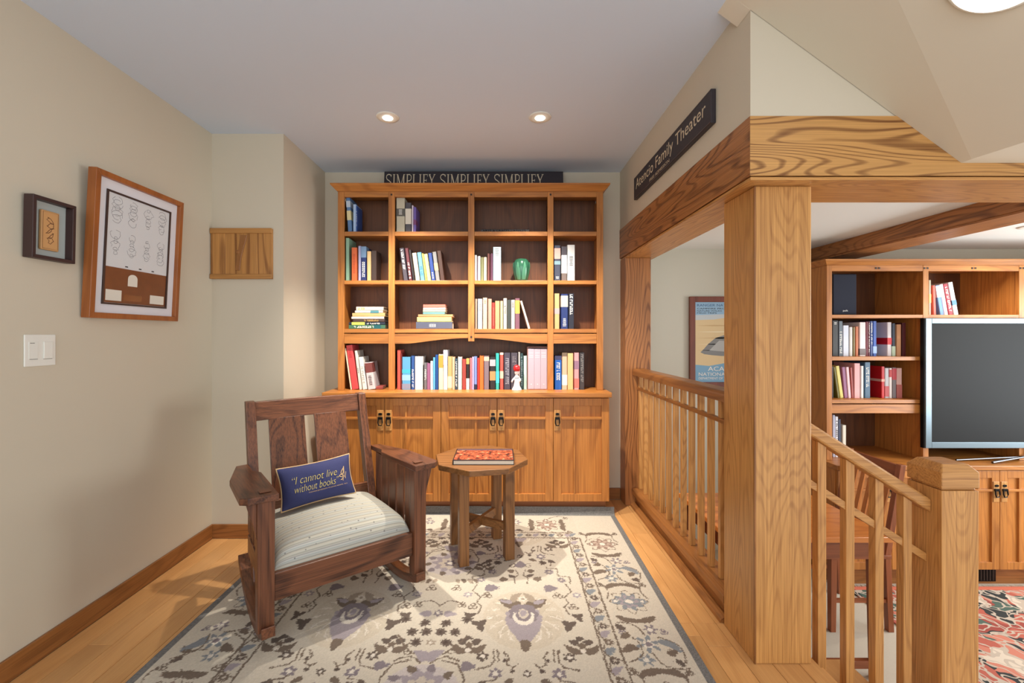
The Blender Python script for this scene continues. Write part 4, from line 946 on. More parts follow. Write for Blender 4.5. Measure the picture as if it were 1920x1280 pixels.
lpart('head', lathe([(.006, .104), (.013, .112), (.016, .124), (.014, .136), (.006, .144)], 20), WP, fg, 0, True)
lpart('cap', lathe([(.0165, .132), (.023, .138), (.024, .158), (.018, .170), (.004, .176)], 20), paint('red_glaze', (196, 32, 36), .3), fg, 0, True)
lpart('arm', tube([(-.014, -.004, .088), (-.03, -.010, .07), (-.036, -.012, .056)], .006, 8), WP, fg, 0, True)
lpart('arm', tube([(.014, -.004, .088), (.024, -.008, .072), (.020, -.014, .06)], .006, 8), WP, fg, 0, True)
lpart('trim', join([lathe([(.0185, .083), (.0195, .086), (.018, .089)], 20)]), INKD, fg)

# ------------------------------------------------------------------ family room
tv = thing('television', 'large flat television with silver bezel on the media counter', 'television', (3.77, 3.095, GC))
TX0, TX1, TZ0, TZ1 = 2.996, 4.55, .428, 1.342
SILV = paint('silver_bezel', (112, 128, 138), .3, .5)
wpart('bezel', join([bx(TX0, TX0 + .042, 3.078, 3.09, TZ0, TZ1), bx(TX1 - .042, TX1, 3.078, 3.09, TZ0, TZ1), bx(TX0 + .042, TX1 - .042, 3.078, 3.09, TZ0, TZ0 + .042), bx(TX0 + .042, TX1 - .042, 3.078, 3.09, TZ1 - .036, TZ1)]), SILV, tv, .002)
wpart('screen', bx(TX0 + .041, TX1 - .041, 3.083, 3.089, TZ0 + .041, TZ1 - .035), paint('screen_glass', (30, 31, 32), .55, 0, .12), tv)
wpart('housing', bx(TX0 - .004, TX1 + .004, 3.0905, 3.118, TZ0 - .003, TZ1 + .003), BLACK, tv, .003)
wpart('stand', join([tube([(3.77 - .36, 3.03, GC + .010), (3.77 - .05, 3.10, GC + .03), (3.77, 3.10, GC + .05)], .008), tube([(3.77 + .36, 3.03, GC + .010), (3.77 + .05, 3.10, GC + .03), (3.77, 3.10, GC + .05)], .008),
      tube([(3.77 - .55, 3.09, GC + .010), (3.77 - .05, 3.11, GC + .028)], .006), tube([(3.77, 3.1, GC + .04), (3.77, 3.1, TZ0)], .02)]), paint('dark_chrome', (92, 92, 96), .25, 1), tv)
X0, Z1 = at(1562, 513, 3.17); X1, _ = at(1607, 0, 3.17)
sp_ = thing('speaker', 'dark navy box speaker on top shelf of media bookcase', 'speaker', (X0, 3.17, 1.3695))
lpart('cabinet', bx(0, X1 - X0, .012, .22, 0, Z1 - 1.3695), paint('speaker_black', (26, 26, 30), .5), sp_, .003)
lpart('grille', bx(.002, X1 - X0 - .004, 0, .0118, .004, Z1 - 1.3695 - .004), paint('speaker_cloth', (36, 40, 54), .95, bump=.4, bscale=600), sp_, .004)
it = fit(text_item('polk', .02, 0), .072, .108, .022, .038)
lpart('badge', ([(p_[0], -.0006, p_[1]) for p_ in it[0]], it[1]), INK, sp_)

# poster on the far wall
po = thing('framed_poster', 'mahogany framed national park poster seen past the post', 'poster', (1.528, YLB - .028, .80))
pwid, phei = .54, .735
MAH = wood('mahogany', (120, 60, 40), (70, 30, 22), 'Z', ring=.4, streak=.5)
def stand(it, y): return [(p_[0], y, p_[1]) for p_ in it[0]], it[1]
for v in (bx(0, .045, 0, .026, 0, phei), bx(pwid - .045, pwid, 0, .026, 0, phei), bx(.045, pwid - .045, 0, .026, 0, .045), bx(.045, pwid - .045, 0, .026, phei - .045, phei)): lpart('frame_side', v, MAH, po, .003)
sheet = lpart('print', bx(.044, pwid - .044, .012, .02, .044, phei - .044), paint('poster_sand', (222, 196, 148), .5), po)
def pr(poly, rgb, lay, name='print_shape'): lpart(name, prism(poly, 'Y', .012 - .0004 * lay, .012 - .0004 * (lay - 1)), bookmat(rgb), sheet)
pr([(.045, .58), (pwid - .045, .60), (pwid - .045, .69), (.045, .69)], (150, 186, 212), 1)
pr([(.045, .545), (.2, .55), (.36, .575), (pwid - .045, .56), (pwid - .045, .60), (.045, .585)], (196, 204, 206), 2)
pr([(.045, .045), (pwid - .045, .045), (pwid - .045, .19), (.3, .20), (.16, .175), (.045, .185)], (120, 166, 196), 1)
pr([(.09, .285), (.12, .27), (.18, .262), (.26, .255), (.40, .26), (.47, .275), (.46, .33), (.40, .40), (.30, .43), (.21, .40), (.15, .35), (.12, .315)], (128, 128, 126), 1)
pr([(.16, .30), (.30, .29), (.40, .31), (.34, .375), (.24, .38)], (176, 176, 172), 2)
for k in range(5): pr([(.05, .50 - k * .05), (.2 + .03 * k, .506 - k * .05), (.47, .50 - k * .045), (.2 + .03 * k, .495 - k * .05)], (232, 214, 176) if k % 2 else (206, 172, 122), 1)
def ptext(s, x0, x1, z0, z1, m): lpart('lettering', stand(fit(text_item(s, .05, 0), x0, x1, z0, z1), .0105), m, sheet)
ptext('RANGER NATURALIST', .062, .44, .655, .675, paint('poster_blue', (60, 96, 140), .6))
ptext('CAMPFIRE PROGRAMS', .062, .40, .632, .644, INKD); ptext('NATURE WALKS', .062, .26, .614, .625, INKD); ptext('FIELD TRIPS', .062, .22, .597, .608, INKD)
ptext('ACADIA', .15, .39, .135, .17, INK); ptext('NATIONAL PARK', .075, .44, .095, .122, INK); ptext('DEPARTMENT OF THE INTERIOR', .075, .44, .066, .084, INK)

# dining table and chair
dt = thing('dining_table', 'cherry wood table below the railing in the family room', 'table', (1.56, 2.49, LF))
wpart('table_top', bx(1.14, 1.965, 2.18, 2.80, .188, .215), wood('table_cherry', (206, 128, 62), (150, 80, 34), 'X', ring=.4, streak=.4, rough=.25), dt, .003)
wpart('apron', join([bx(1.17, 1.93, 2.205, 2.222, .095, .1875), bx(1.17, 1.93, 2.758, 2.775, .095, .1875), bx(1.17, 1.187, 2.222, 2.758, .095, .1875), bx(1.913, 1.93, 2.222, 2.758, .095, .1875)]), darkw('X'), dt)
for x in (1.165, 1.88):
    for y in (2.2, 2.725):
        wpart('leg', quadprism((x + .025, y + .025, LF + .0005), (x + .025, y + .025, .1875), .036, .036, .055, .055), darkw('Z'), dt, .002)
wpart('stretcher', bx(1.21, 1.885, 2.212, 2.238, -.465, -.425), darkw('X'), dt, .002)
wpart('stretcher', bx(1.21, 1.885, 2.737, 2.763, -.465, -.425), darkw('X'), dt, .002)
dc = thing('dining_chair', 'slat back cherry chair at the end of the table', 'chair', (2.105, 2.77, LF))
for y in (-.19, .19):
    lpart('leg', quadprism((-.15, y, .0005), (-.14, y * .95, .43), .03, .03, .036, .036), darkw('Z'), dc, .002)
    lpart('back_post', join([quadprism((.19, y, .0005), (.17, y, .45), .032, .032), quadprism((.17, y, .45), (.26, y, .98), .032, .032)]), darkw('Z'), dc, .002)
    lpart('stretcher', bx(-.128, .165, y - .009, y + .009, .17, .19), darkw('X'), dc)
lpart('seat', bx(-.17, .19, -.21, .21, .4305, .455), darkw('Y'), dc, .006)
lpart('crest_rail', bx(.247, .267, -.173, .173, .90, .975), darkw('Y'), dc, .003)
lpart('lower_rail', bx(.178, .196, -.173, .173, .54, .585), darkw('Y'), dc, .002)
for k in range(5):
    y = -.12 + .06 * k
    lpart('back_slat', quadprism((.187, y, .5855), (.257, y, .8995), .010, .03), wood('table_cherry', (206, 128, 62), (150, 80, 34), 'Z', ring=.4, streak=.4, rough=.25), dc)
# ------------------------------------------------------------------ the nook rug: motifs woven as per-vertex yarn colours
HW = 1.04; LEN = 2.75
xs = np.arange(-HW, HW + 1e-6, .0036)
ys = np.concatenate([np.arange(-LEN, -1.62, .03), np.arange(-1.62, .062, .0036)])
nx_, ny_ = len(xs), len(ys)
CR_ = lambda c: np.array(lin(c)[:3])
CREAMY, DK, DK2, LIL, LT, BLU, TAU = CR_((201, 191, 175)), CR_((104, 92, 84)), CR_((118, 104, 92)), CR_((158, 148, 152)), CR_((192, 180, 166)), CR_((132, 136, 140)), CR_((160, 146, 130))
LILD, HALO, HAL2, HALL, BAND, BRN, BRL, DKK = CR_((132, 122, 126)), CR_((196, 184, 166)), CR_((188, 176, 158)), CR_((192, 182, 178)), CR_((198, 188, 172)), CR_((146, 124, 112)), CR_((180, 160, 146)), CR_((86, 74, 68))
EDGE = CR_((118, 116, 114)); PALE = CR_((216, 207, 194))
C = np.ones((ny_, nx_, 3)) * CREAMY
GX0, GY0 = np.meshgrid(xs, ys)
_r = np.random.default_rng(11)
def fuzz(k):                    # uneven knots: motif edges wander by a few millimetres
    n = _r.random((ny_ // k + 2, nx_ // k + 2)) - .5
    return np.kron(n, np.ones((k, k)))[:ny_, :nx_]
GX_ = GX0 + .0046 * fuzz(1) + .005 * fuzz(3); GY_ = GY0 + .0046 * fuzz(1) + .005 * fuzz(3)
def win(cx, cy, r):
    i0, i1 = np.searchsorted(xs, [cx - r, cx + r]); j0, j1 = np.searchsorted(ys, [cy - r, cy + r])
    return slice(j0, j1), slice(i0, i1)
def put(sl_, mask, col): 
    sub = C[sl_]; sub[mask] = col
def ell(cx, cy, rx, ry, rot, col):
    s = win(cx, cy, max(rx, ry)); x, y = GX_[s] - cx, GY_[s] - cy; c_, n_ = math.cos(rot), math.sin(rot)
    u, v = x * c_ + y * n_, -x * n_ + y * c_; put(s, (u / rx) ** 2 + (v / ry) ** 2 < 1, col)
def flower(cx, cy, r, n, rot, col, core=None, depth=.28, hole=.3):
    s = win(cx, cy, r * 1.05); x, y = GX_[s] - cx, GY_[s] - cy; th = np.arctan2(y, x); rr = np.hypot(x, y)
    put(s, rr < r * (1 - depth + depth * np.cos(n * (th - rot))), col)
    if core is not None: put(s, rr < r * hole, core)
def leaf(x0, y0, x1, y1, w, col, bend=0):
    L_ = math.hypot(x1 - x0, y1 - y0); s = win((x0 + x1) / 2, (y0 + y1) / 2, L_ / 2 + abs(bend) * L_ + w)
    dx, dy = (x1 - x0) / L_, (y1 - y0) / L_; x, y = GX_[s] - x0, GY_[s] - y0
    u = (x * dx + y * dy) / L_; v = -x * dy + y * dx - bend * L_ * 4 * u * (1 - u)
    with np.errstate(invalid='ignore'):
        put(s, (u > 0) & (u < 1) & (np.abs(v) < w * np.sqrt(np.clip(u, 0, 1)) * np.clip(1 - u, 0, 1) * 2.4), col)
def stroke(pts, w, col):
    for (a, b) in zip(pts[:-1], pts[1:]):
        L_ = math.hypot(b[0] - a[0], b[1] - a[1])
        if L_ < 1e-6: continue
        s = win((a[0] + b[0]) / 2, (a[1] + b[1]) / 2, L_ / 2 + w); dx, dy = (b[0] - a[0]) / L_, (b[1] - a[1]) / L_
        x, y = GX_[s] - a[0], GY_[s] - a[1]; u = np.clip(x * dx + y * dy, 0, L_); put(s, np.hypot(x - u * dx, y - u * dy) < w, col)
def curve(x0, y0, x1, y1, bend, n=10):
    dx, dy = x1 - x0, y1 - y0
    return [(x0 + dx * t - dy * bend * math.sin(t * PI), y0 + dy * t + dx * bend * math.sin(t * PI)) for t in [k / n for k in range(n + 1)]]
def scroll(cx, cy, r, turns, a0, d, w, col):
    stroke([(cx + r * (1 - .75 * k / 18) * math.cos(a0 + d * turns * 2 * PI * k / 18), cy + r * (1 - .75 * k / 18) * math.sin(a0 + d * turns * 2 * PI * k / 18)) for k in range(19)], w, col)
def palmette(cx, cy, s, up=1):
    Y = lambda v: cy + up * v * s
    ell(cx, Y(-.005), .185 * s, .205 * s, 0, HALO)
    for sg_ in (-1, 1):
        for k in range(7):
            a = R(-74 + 22 * k); ln = .195 - .006 * abs(k - 3)
            leaf(cx + sg_ * .04 * s, Y(.0), cx + sg_ * (ln * math.cos(a)) * s, Y(ln * 1.04 * math.sin(a)), .030 * s, HAL2 if k % 2 else HALO, .08 * sg_)
            stroke(curve(cx + sg_ * .07 * s, Y(.01 + .028 * (k - 3)), cx + sg_ * ln * .92 * math.cos(a) * s, Y(ln * .95 * math.sin(a)), .12 * sg_), .0024, PALE)
            scroll(cx + sg_ * ln * .80 * math.cos(a + .12) * s, Y(ln * .82 * math.sin(a + .12)), .014 * s, .8, a, sg_, .0022, PALE)
        leaf(cx + sg_ * .012 * s, Y(.085), cx + sg_ * .118 * s, Y(.135), .036 * s, DK2, -.10 * sg_)
        leaf(cx + sg_ * .05 * s, Y(.105), cx + sg_ * .112 * s, Y(.128), .016 * s, LIL, -.05 * sg_)
    flower(cx, Y(.0), .088 * s, 11, 0, LIL, None, .08); leaf(cx, Y(.07), cx, Y(-.19), .088 * s, LIL)
    flower(cx, Y(.02), .072 * s, 9, 0, LILD, None, .07)
    ell(cx, Y(.004), .048 * s, .062 * s, 0, PALE); ell(cx, Y(.058), .056 * s, .034 * s, 0, LILD); ell(cx, Y(.018), .035 * s, .050 * s, 0, LILD); ell(cx, Y(.022), .024 * s, .036 * s, 0, LT); ell(cx, Y(.026), .014 * s, .024 * s, 0, LIL)
    leaf(cx - .05 * s, Y(.11), cx, Y(.185), .022 * s, TAU, .12); leaf(cx + .05 * s, Y(.11), cx, Y(.185), .022 * s, TAU, -.12); flower(cx, Y(.135), .022 * s, 5, 0, PALE, TAU, .2, .4)
    leaf(cx, Y(-.15), cx, Y(-.225), .026 * s, DK2)
def rosette(x, y, r=.026, col=None, n=8):
    flower(x, y, r, n, .3, DK if col is None else col, None, .17); flower(x, y, r * .4, 6, 0, DKK if col is None else LT, None, .2)
def ringflower(x, y, r=.026, col=None):
    flower(x, y, r, 6, .5, DK if col is None else col, PALE, .2, .36)
def lotus(x, y, s=1.0, up=1):
    for sg_ in (-1, 1):
        leaf(x, y - .035 * s * up, x + sg_ * .068 * s, y + .01 * s * up, .020 * s, DK2, -.16 * sg_ * up)
        leaf(x + sg_ * .012 * s, y + .012 * s * up, x + sg_ * .05 * s, y + .03 * s * up, .018 * s, DK)
    flower(x, y, .020 * s, 5, PI / 2, DK2, None, .2); leaf(x - .02 * s, y + .034 * s * up, x + .02 * s, y + .034 * s * up, .014 * s, DK, .2 * up); ell(x, y - .028 * s * up, .012 * s, .010 * s, 0, PALE)
def triple(x, y, s=1.0, d=1):
    for a in (40, 130, 250): leaf(x, y, x + d * .045 * s * math.cos(R(a)), y + .045 * s * math.sin(R(a)), .017 * s, DK)
def bird(x, y, s=1.0, d=1):
    leaf(x - .034 * s, y + .014 * s, x + .036 * s, y - .008 * s, .024 * s, LILD); leaf(x - .034 * s, y - .018 * s, x + .036 * s, y + .010 * s, .022 * s, LILD)
def clover(x, y, r, col):
    for a in range(3):
        cx_, cy_ = x + r * .7 * math.cos(R(90 + 120 * a)), y + r * .7 * math.sin(R(90 + 120 * a))
        stroke([(cx_ + r * .55 * math.cos(t * .7), cy_ + r * .55 * math.sin(t * .7)) for t in range(10)], .0026, col)
def mir(fn, x, y, *a):
    fn(x, y, *a)
    if abs(x) > 1e-6: fn(-x, y, *a)
FX = .665                       # inner edge of the guard band
def field():
    PX = .374
    for base_y in (-1.07, -.235, -1.905):
        for sx in (-1, 1):
            palmette(sx * PX, base_y, .95)
            for m in (-1, 1):                       # both sides of the palmette axis
                X = lambda d: sx * (PX + m * d)
                bird(X(.142), base_y + .215, 1.0)
                ringflower(X(.165), base_y - .235, .027); ringflower(X(.115), base_y - .318, .029, LILD)
                lotus(X(.222), base_y - .175, 1.0); triple(X(.19), base_y - .055, 1.0, m * sx); triple(X(.235), base_y + .0, .8, -m * sx)
                clover(X(.165), base_y + .155, .020, DK2); clover(X(.225), base_y + .07, .018, DK2); ringflower(X(.255), base_y + .16, .024, LIL)
                stroke([(X(.20), base_y + .02), (X(.185), base_y + .07), (X(.21), base_y + .10), (X(.195), base_y + .14), (X(.235), base_y + .19), (X(.215), base_y + .25)], .0032, DK2)
                stroke([(X(.125), base_y - .20), (X(.12), base_y - .26), (X(.135), base_y - .285), (X(.19), base_y - .30)], .0034, DK2)
                stroke([(X(.108), base_y - .20), (X(.104), base_y - .26)], .003, DK2)
                stroke([(X(.085), base_y - .21), (X(.065), base_y - .24), (X(.075), base_y - .275), (X(.05), base_y - .29), (X(.03), base_y - .27)], .0032, DK2)
                rosette(X(.055), base_y - .305, .012); rosette(X(.08), base_y - .255, .011); leaf(X(.05), base_y - .345, X(.09), base_y - .37, .014, DK2); leaf(X(.15), base_y - .36, X(.19), base_y - .385, .016, DK)
                # stepped outlines with blossoms above the palmette
                for (dx, dy, r_) in ((.20, .285, .024), (.145, .36, .025), (.12, .45, .024)):
                    rosette(X(dx), base_y + dy, r_, None if dy > .4 else LILD)
                    stroke([(X(dx + .04), base_y + dy - .03), (X(dx + .045), base_y + dy + .03), (X(dx - .005), base_y + dy + .036), (X(dx - .012), base_y + dy + .05)], .003, DK2)
                leaf(X(.075), base_y + .275, X(.10), base_y + .315, .022, DK2, .1); leaf(X(.03), base_y + .31, X(.065), base_y + .335, .014, DK, .1); leaf(X(.035), base_y + .36, X(.075), base_y + .375, .018, DK2)
                stroke([(X(.03), base_y + .25), (X(.035), base_y + .30), (X(.012), base_y + .33), (X(.025), base_y + .38)], .003, DK2)
                scroll(X(.045), base_y + .42, .022, 1.0, 1, m, .0028, DK2)
            leaf(sx * PX, base_y + .40, sx * PX, base_y + .47, .03, LILD); ringflower(sx * PX, base_y - .318, .020)
        # rosettes between the palmettes
        for (x, y) in ((.045, -.045), (.030, -.10), (.088, -.10), (.06, -.162), (.132, -.02)): mir(rosette, x, base_y + y, .0265)
        ringflower(0, base_y - .162, .020, TAU); ringflower(0, base_y + .022, .024, LILD)
        for sx in (-1, 1):
            leaf(sx * .026, base_y + .02, sx * .085, base_y + .012, .022, LIL); stroke([(sx * .14, base_y - .12), (sx * .10, base_y - .185), (sx * .055, base_y - .225)], .0034, DK2)
            leaf(0, base_y - .26, sx * .062, base_y - .205, .026, LIL, .1 * sx); stroke(curve(sx * .02, base_y - .27, sx * .12, base_y - .26, .25 * sx), .0036, DK2)
            stroke(curve(0, base_y + .07, sx * .10, base_y + .09, .3 * sx), .003, DK2); clover(sx * .10, base_y + .08, .017, DK2); scroll(sx * .085, base_y - .215, .018, .9, 0, sx, .0028, DK2)
        # middle medallion
        cy = base_y - .395
        ell(0, cy, .135, .115, 0, HALL); flower(0, cy + .005, .098, 10, 0, LIL, None, .14); flower(0, cy, .064, 8, 0, LT, None, .14); flower(0, cy, .036, 6, 0, LILD, PALE, .2, .4)
        for k in range(10):
            a = 2 * PI * k / 10; leaf(.10 * math.cos(a), cy + .085 * math.sin(a), .145 * math.cos(a + .12), cy + .125 * math.sin(a + .12), .018, DK2 if k % 2 else LILD, .1)
        for sx in (-1, 1):
            stroke([(sx * .06, cy + .14), (sx * .12, cy + .12), (sx * .15, cy + .05), (sx * .145, cy - .03), (sx * .10, cy - .11)], .0034, DK2)
            lotus(sx * .185, cy - .03, .8); bird(sx * .16, cy + .11, .8)
            for k in range(4): leaf(sx * (.05 + .03 * k), cy - .15, sx * (.065 + .03 * k), cy - .19, .012, DK2 if k % 2 else TAU, .1); clover(sx * .06, cy - .23, .02, DK2)
field()
def jag(x0, y0, x1, y1, w, col, bend, n=7):
    """serrated curved leaf"""
    leaf(x0, y0, x1, y1, w, col, bend); pts = curve(x0, y0, x1, y1, -bend * 1.0 if False else bend, n)
    L_ = math.hypot(x1 - x0, y1 - y0); dx, dy = (x1 - x0) / L_, (y1 - y0) / L_
    for k in range(1, n):
        t = k / n; off = bend * L_ * 4 * t * (1 - t); x, y = x0 + (x1 - x0) * t - dy * off, y0 + (y1 - y0) * t + dx * off
        leaf(x, y, x + dx * .016 - dy * .014 * (1 if bend > 0 else -1), y + dy * .016 + dx * .014 * (1 if bend > 0 else -1), .006, col)
def border_run(px, py, ax, count, step, start, flip):
    """meander with palmettes; ax 'y' runs along the side borders, 'x' along the ends"""
    for k in range(count):
        t = start + k * step
        P = (lambda u, v: (px + u * flip, t + v)) if ax == 'y' else (lambda u, v: (t + v, py + u * flip))
        c = P(0, 0)
        if k % 2 == 0:
            brown = (k // 2) % 2 == 0; a_, b_ = (BRN, BRL) if brown else (BLU, LIL)
            flower(*c, .090, 8, 0, DK2, None, .14); flower(*c, .084, 8, 0, CREAMY, None, .14); flower(*c, .068, 8, .2, a_, None, .18); flower(*c, .050, 7, 0, b_, None, .2); flower(*c, .034, 6, .4, a_, PALE, .2, .5)
            for sg_ in (-1, 1):
                flower(*P(.062 * sg_, .0), .022, 5, 0, a_, PALE, .2, .4)
                jag(*P(-.085 * sg_, .105), *P(.03 * sg_, .105 + .02), .018, DK2, .16 * sg_); jag(*P(.085 * sg_, -.105), *P(-.03 * sg_, -.125), .018, DK2, .16 * sg_)
                stroke(curve(*P(.095 * sg_, .02), *P(.11 * sg_, .15), .2 * sg_), .0028, DK2); clover(*P(.10 * sg_, .13), .014, DK2)
        else:
            flower(*c, .052, 6, .3, BLU, None, .34); flower(*c, .026, 5, 0, PALE, LILD, .2, .5)
            flower(*P(.035, .085), .034, 6, 0, LILD, PALE, .3, .34); flower(*P(-.035, -.085), .034, 6, 0, BLU, PALE, .3, .34)
            for sg_ in (-1, 1):
                jag(*P(.045 * sg_, .02 * sg_), *P(.11 * sg_, -.05), .022, BLU if sg_ > 0 else DK2, .18 * sg_)
                leaf(*P(-.06 * sg_, .06 * sg_), *P(-.105 * sg_, .035 * sg_), .018, DK2, .1); leaf(*P(-.07 * sg_, .085 * sg_), *P(-.10 * sg_, .12 * sg_), .016, DK, .1)
                stroke(curve(*P(.05 * sg_, .04), *P(.105 * sg_, -.10), .3), .003, DK2); stroke(curve(*P(.0, .05 * sg_), *P(-.09 * sg_, .13 * sg_), -.25), .003, DK2)
                clover(*P(.085 * sg_, .07), .013, LILD)
bc_ = (FX + .08 + HW - .036 - .03) / 2
for sgn_ in (-1, 1):
    x0, x1 = (FX, HW) if sgn_ > 0 else (-HW, -FX)
    i0, i1 = np.searchsorted(xs, [x0, x1]); C[:, i0:i1] = CREAMY
    i0, i1 = np.searchsorted(xs, [x0, x0 + .08] if sgn_ > 0 else [x1 - .08, x1]); C[:, i0:i1] = BAND
    border_run(sgn_ * bc_, 0, 'y', 9, .275, -.955 - .275 * 6, sgn_)
back0 = -.335
j0 = np.searchsorted(ys, back0); ii0, ii1 = np.searchsorted(xs, [-FX, FX]); C[j0:, ii0:ii1] = CREAMY
j1 = np.searchsorted(ys, back0 + .08); C[j0:j1, ii0:ii1] = BAND
border_run(0, (back0 + .08 - .036) / 2 - .005, 'x', 5, .28, -.56, 1)
# guard band
def guard(pts, sgn_):
    pass
for sgn_ in (-1, 1):
    for off in (.004, .076):
        x = sgn_ * (FX + off); s = np.abs(GX_ - x) < .0042; s &= GY_ < back0 + .08 - off; C[s] = DK2
    for k in range(24):
        y = -2.3 + k * .098
        if y > back0: break
        x = sgn_ * (FX + .04); rosette(x, y, .022, DK2 if k % 2 else DK); leaf(x - .022, y + .032, x + .024, y + .066, .018, LIL if k % 2 else BLU, .1)
        stroke(curve(x + .026, y, x - .02, y + .09, .3), .0026, DK2)
for off in (.004, .076):
    y = back0 + .08 - off; s = (np.abs(GY_ - y) < .0042) & (np.abs(GX_) < FX + off); C[s] = DK2
for k in range(14):
    x = -.62 + k * .096; rosette(x, back0 + .04, .022, DK2 if k % 2 else DK); leaf(x + .032, back0 + .02, x + .066, back0 + .06, .018, LIL if k % 2 else BLU, .1)
# bound edge
rng = np.random.default_rng(3)
tw = (rng.random((ny_, nx_, 1)) - .5)
em = (np.abs(GX0) > HW - .036) | (GY0 > -.004); C[em] = EDGE
C *= (1 + .16 * tw); C[em] *= (1 + .35 * tw[em])
# geometry: flat with a thin pile, back end folded up against the toe kick
ZP = .0062
zz = np.full((ny_, nx_), ZP); yy = GY0.copy()
fold = GY0 > 0
ang = np.clip(GY0 / .02, 0, 1) * (PI / 2) * .92
yy[fold] = np.where(GY0[fold] < .02, .0125 * np.sin(ang[fold]), .0125 + (GY0[fold] - .02) * .12)
zz[fold] = ZP + np.where(GY0[fold] < .02, .0125 * (1 - np.cos(ang[fold])), .0125 + (GY0[fold] - .02) * .96)
zz += rng.random((ny_, nx_)) * .0006
zz[:, 0] = .0008; zz[:, -1] = .0008
co = np.stack([GX0, yy, zz], -1).reshape(-1, 3)
idx = np.arange(nx_ * ny_).reshape(ny_, nx_)
q = np.stack([idx[:-1, :-1], idx[:-1, 1:], idx[1:, 1:], idx[1:, :-1]], -1).reshape(-1, 4)
me = bpy.data.meshes.new('rug_pile'); me.vertices.add(len(co)); me.vertices.foreach_set('co', co.ravel())
me.loops.add(q.size); me.loops.foreach_set('vertex_index', q.ravel()); me.polygons.add(len(q)); me.polygons.foreach_set('loop_start', np.arange(0, q.size, 4)); me.polygons.foreach_set('loop_total', np.full(len(q), 4))
me.update(calc_edges=True)
ca = me.color_attributes.new('yarn', 'FLOAT_COLOR', 'POINT'); ca.data.foreach_set('color', np.concatenate([C.reshape(-1, 3), np.ones((nx_ * ny_, 1))], 1).ravel().astype(np.float32))
rm = bpy.data.materials.new('rug_wool'); rm.use_nodes = True; nt = rm.node_tree; p = nt.nodes['Principled BSDF']; p.inputs['Roughness'].default_value = .95; p.inputs['Specular IOR Level'].default_value = .15
at_ = nt.nodes.new('ShaderNodeAttribute'); at_.attribute_name = 'yarn'; nt.links.new(at_.outputs['Color'], p.inputs['Base Color'])
nz = nt.nodes.new('ShaderNodeTexNoise'); nz.inputs['Scale'].default_value = 380; bp = nt.nodes.new('ShaderNodeBump'); bp.inputs['Strength'].default_value = .5; bp.inputs['Distance'].default_value = .002
tc = nt.nodes.new('ShaderNodeTexCoord'); nt.links.new(tc.outputs['Object'], nz.inputs['Vector']); nt.links.new(nz.outputs['Fac'], bp.inputs['Height']); nt.links.new(bp.outputs['Normal'], p.inputs['Normal'])
me.materials.append(rm)
me.polygons.foreach_set('use_smooth', np.ones(len(q), dtype=bool))
rug = bpy.data.objects.new('area_rug', me); COL.objects.link(rug); rug.location = (-.26, 2.965, 0); rug.rotation_euler = (0, 0, R(-.7))
tag(rug, 'cream and taupe floral area rug with grey edge under the rocking chair', 'rug')

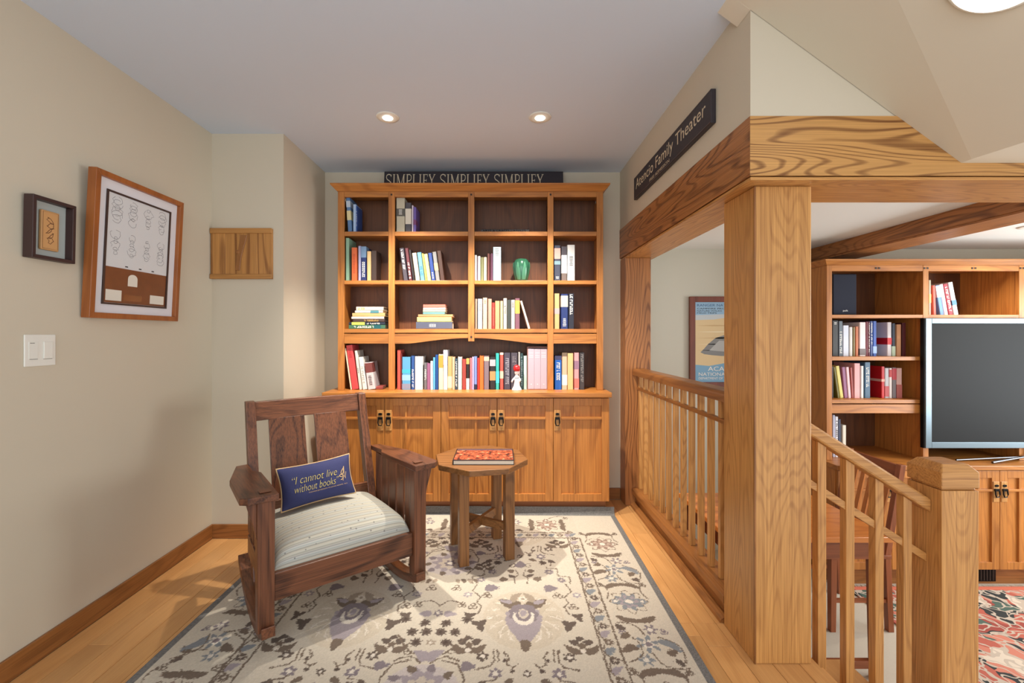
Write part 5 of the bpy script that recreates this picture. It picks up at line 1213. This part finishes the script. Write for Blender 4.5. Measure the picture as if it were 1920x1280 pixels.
# family room rug
FR = bpy.data.materials.new('family_rug'); FR.use_nodes = True; nt = FR.node_tree; p = nt.nodes['Principled BSDF']; p.inputs['Roughness'].default_value = .95
tc = nt.nodes.new('ShaderNodeTexCoord')
nz = nt.nodes.new('ShaderNodeTexNoise'); nz.inputs['Scale'].default_value = 5; nz.inputs['Detail'].default_value = 2
mxv = nt.nodes.new('ShaderNodeMixRGB'); mxv.blend_type = 'ADD'; mxv.inputs[0].default_value = .35
nt.links.new(tc.outputs['Object'], nz.inputs['Vector']); nt.links.new(tc.outputs['Object'], mxv.inputs[1]); nt.links.new(nz.outputs['Color'], mxv.inputs[2])
vo = nt.nodes.new('ShaderNodeTexVoronoi'); vo.inputs['Scale'].default_value = 7.5; nt.links.new(mxv.outputs[0], vo.inputs['Vector'])
sx_ = nt.nodes.new('ShaderNodeSeparateColor'); nt.links.new(vo.outputs['Color'], sx_.inputs[0])
cr = nt.nodes.new('ShaderNodeValToRGB'); cr.color_ramp.interpolation = 'CONSTANT'; e = cr.color_ramp.elements
e[0].position = 0; e[0].color = lin((176, 92, 76)); e[1].position = .26; e[1].color = lin((46, 50, 50))
for pos, c in ((.48, (196, 122, 102)), (.6, (74, 96, 86)), (.78, (210, 196, 178)), (.9, (150, 70, 60))): k_ = e.new(pos); k_.color = lin(c)
nt.links.new(sx_.outputs[0], cr.inputs[0])
v2 = nt.nodes.new('ShaderNodeTexVoronoi'); v2.feature = 'DISTANCE_TO_EDGE'; v2.inputs['Scale'].default_value = 13; nt.links.new(mxv.outputs[0], v2.inputs['Vector'])
lt_ = nt.nodes.new('ShaderNodeMath'); lt_.operation = 'LESS_THAN'; lt_.inputs[1].default_value = .07; nt.links.new(v2.outputs['Distance'], lt_.inputs[0])
mc = nt.nodes.new('ShaderNodeMixRGB'); mc.inputs[2].default_value = lin((186, 172, 156)); nt.links.new(lt_.outputs[0], mc.inputs[0]); nt.links.new(cr.outputs[0], mc.inputs[1]); nt.links.new(mc.outputs[0], p.inputs['Base Color'])
fr2 = thing('area_rug', 'red, green and black patterned rug in the family room', 'rug', (3.3, 2.2, LF))
wpart('rug_field', bx(2.38, 4.4, 1.2, 2.98, LF + .0005, LF + .010), FR, fr2, .003)
wpart('rug_border', join([bx(2.36, 4.42, 2.9805, 3.02, LF + .0005, LF + .009)]), paint('rug_coral', (206, 110, 84), .95), fr2)
fm = []
for k in range(130):
    x = 2.37 + k * .0157; d_ = (random.random() - .5) * .012
    fm.append(([(x, 3.0205, LF + .001), (x + .006, 3.0205, LF + .001), (x + .006 + d_, 3.052, LF + .001), (x + d_, 3.052, LF + .001), (x, 3.0205, LF + .005), (x + .006, 3.0205, LF + .005), (x + .006 + d_, 3.052, LF + .003), (x + d_, 3.052, LF + .003)], list(BF)))
fo = wpart('fringe', join(fm), paint('fringe_wool', (226, 214, 196), .95), fr2); fo['kind'] = 'stuff'
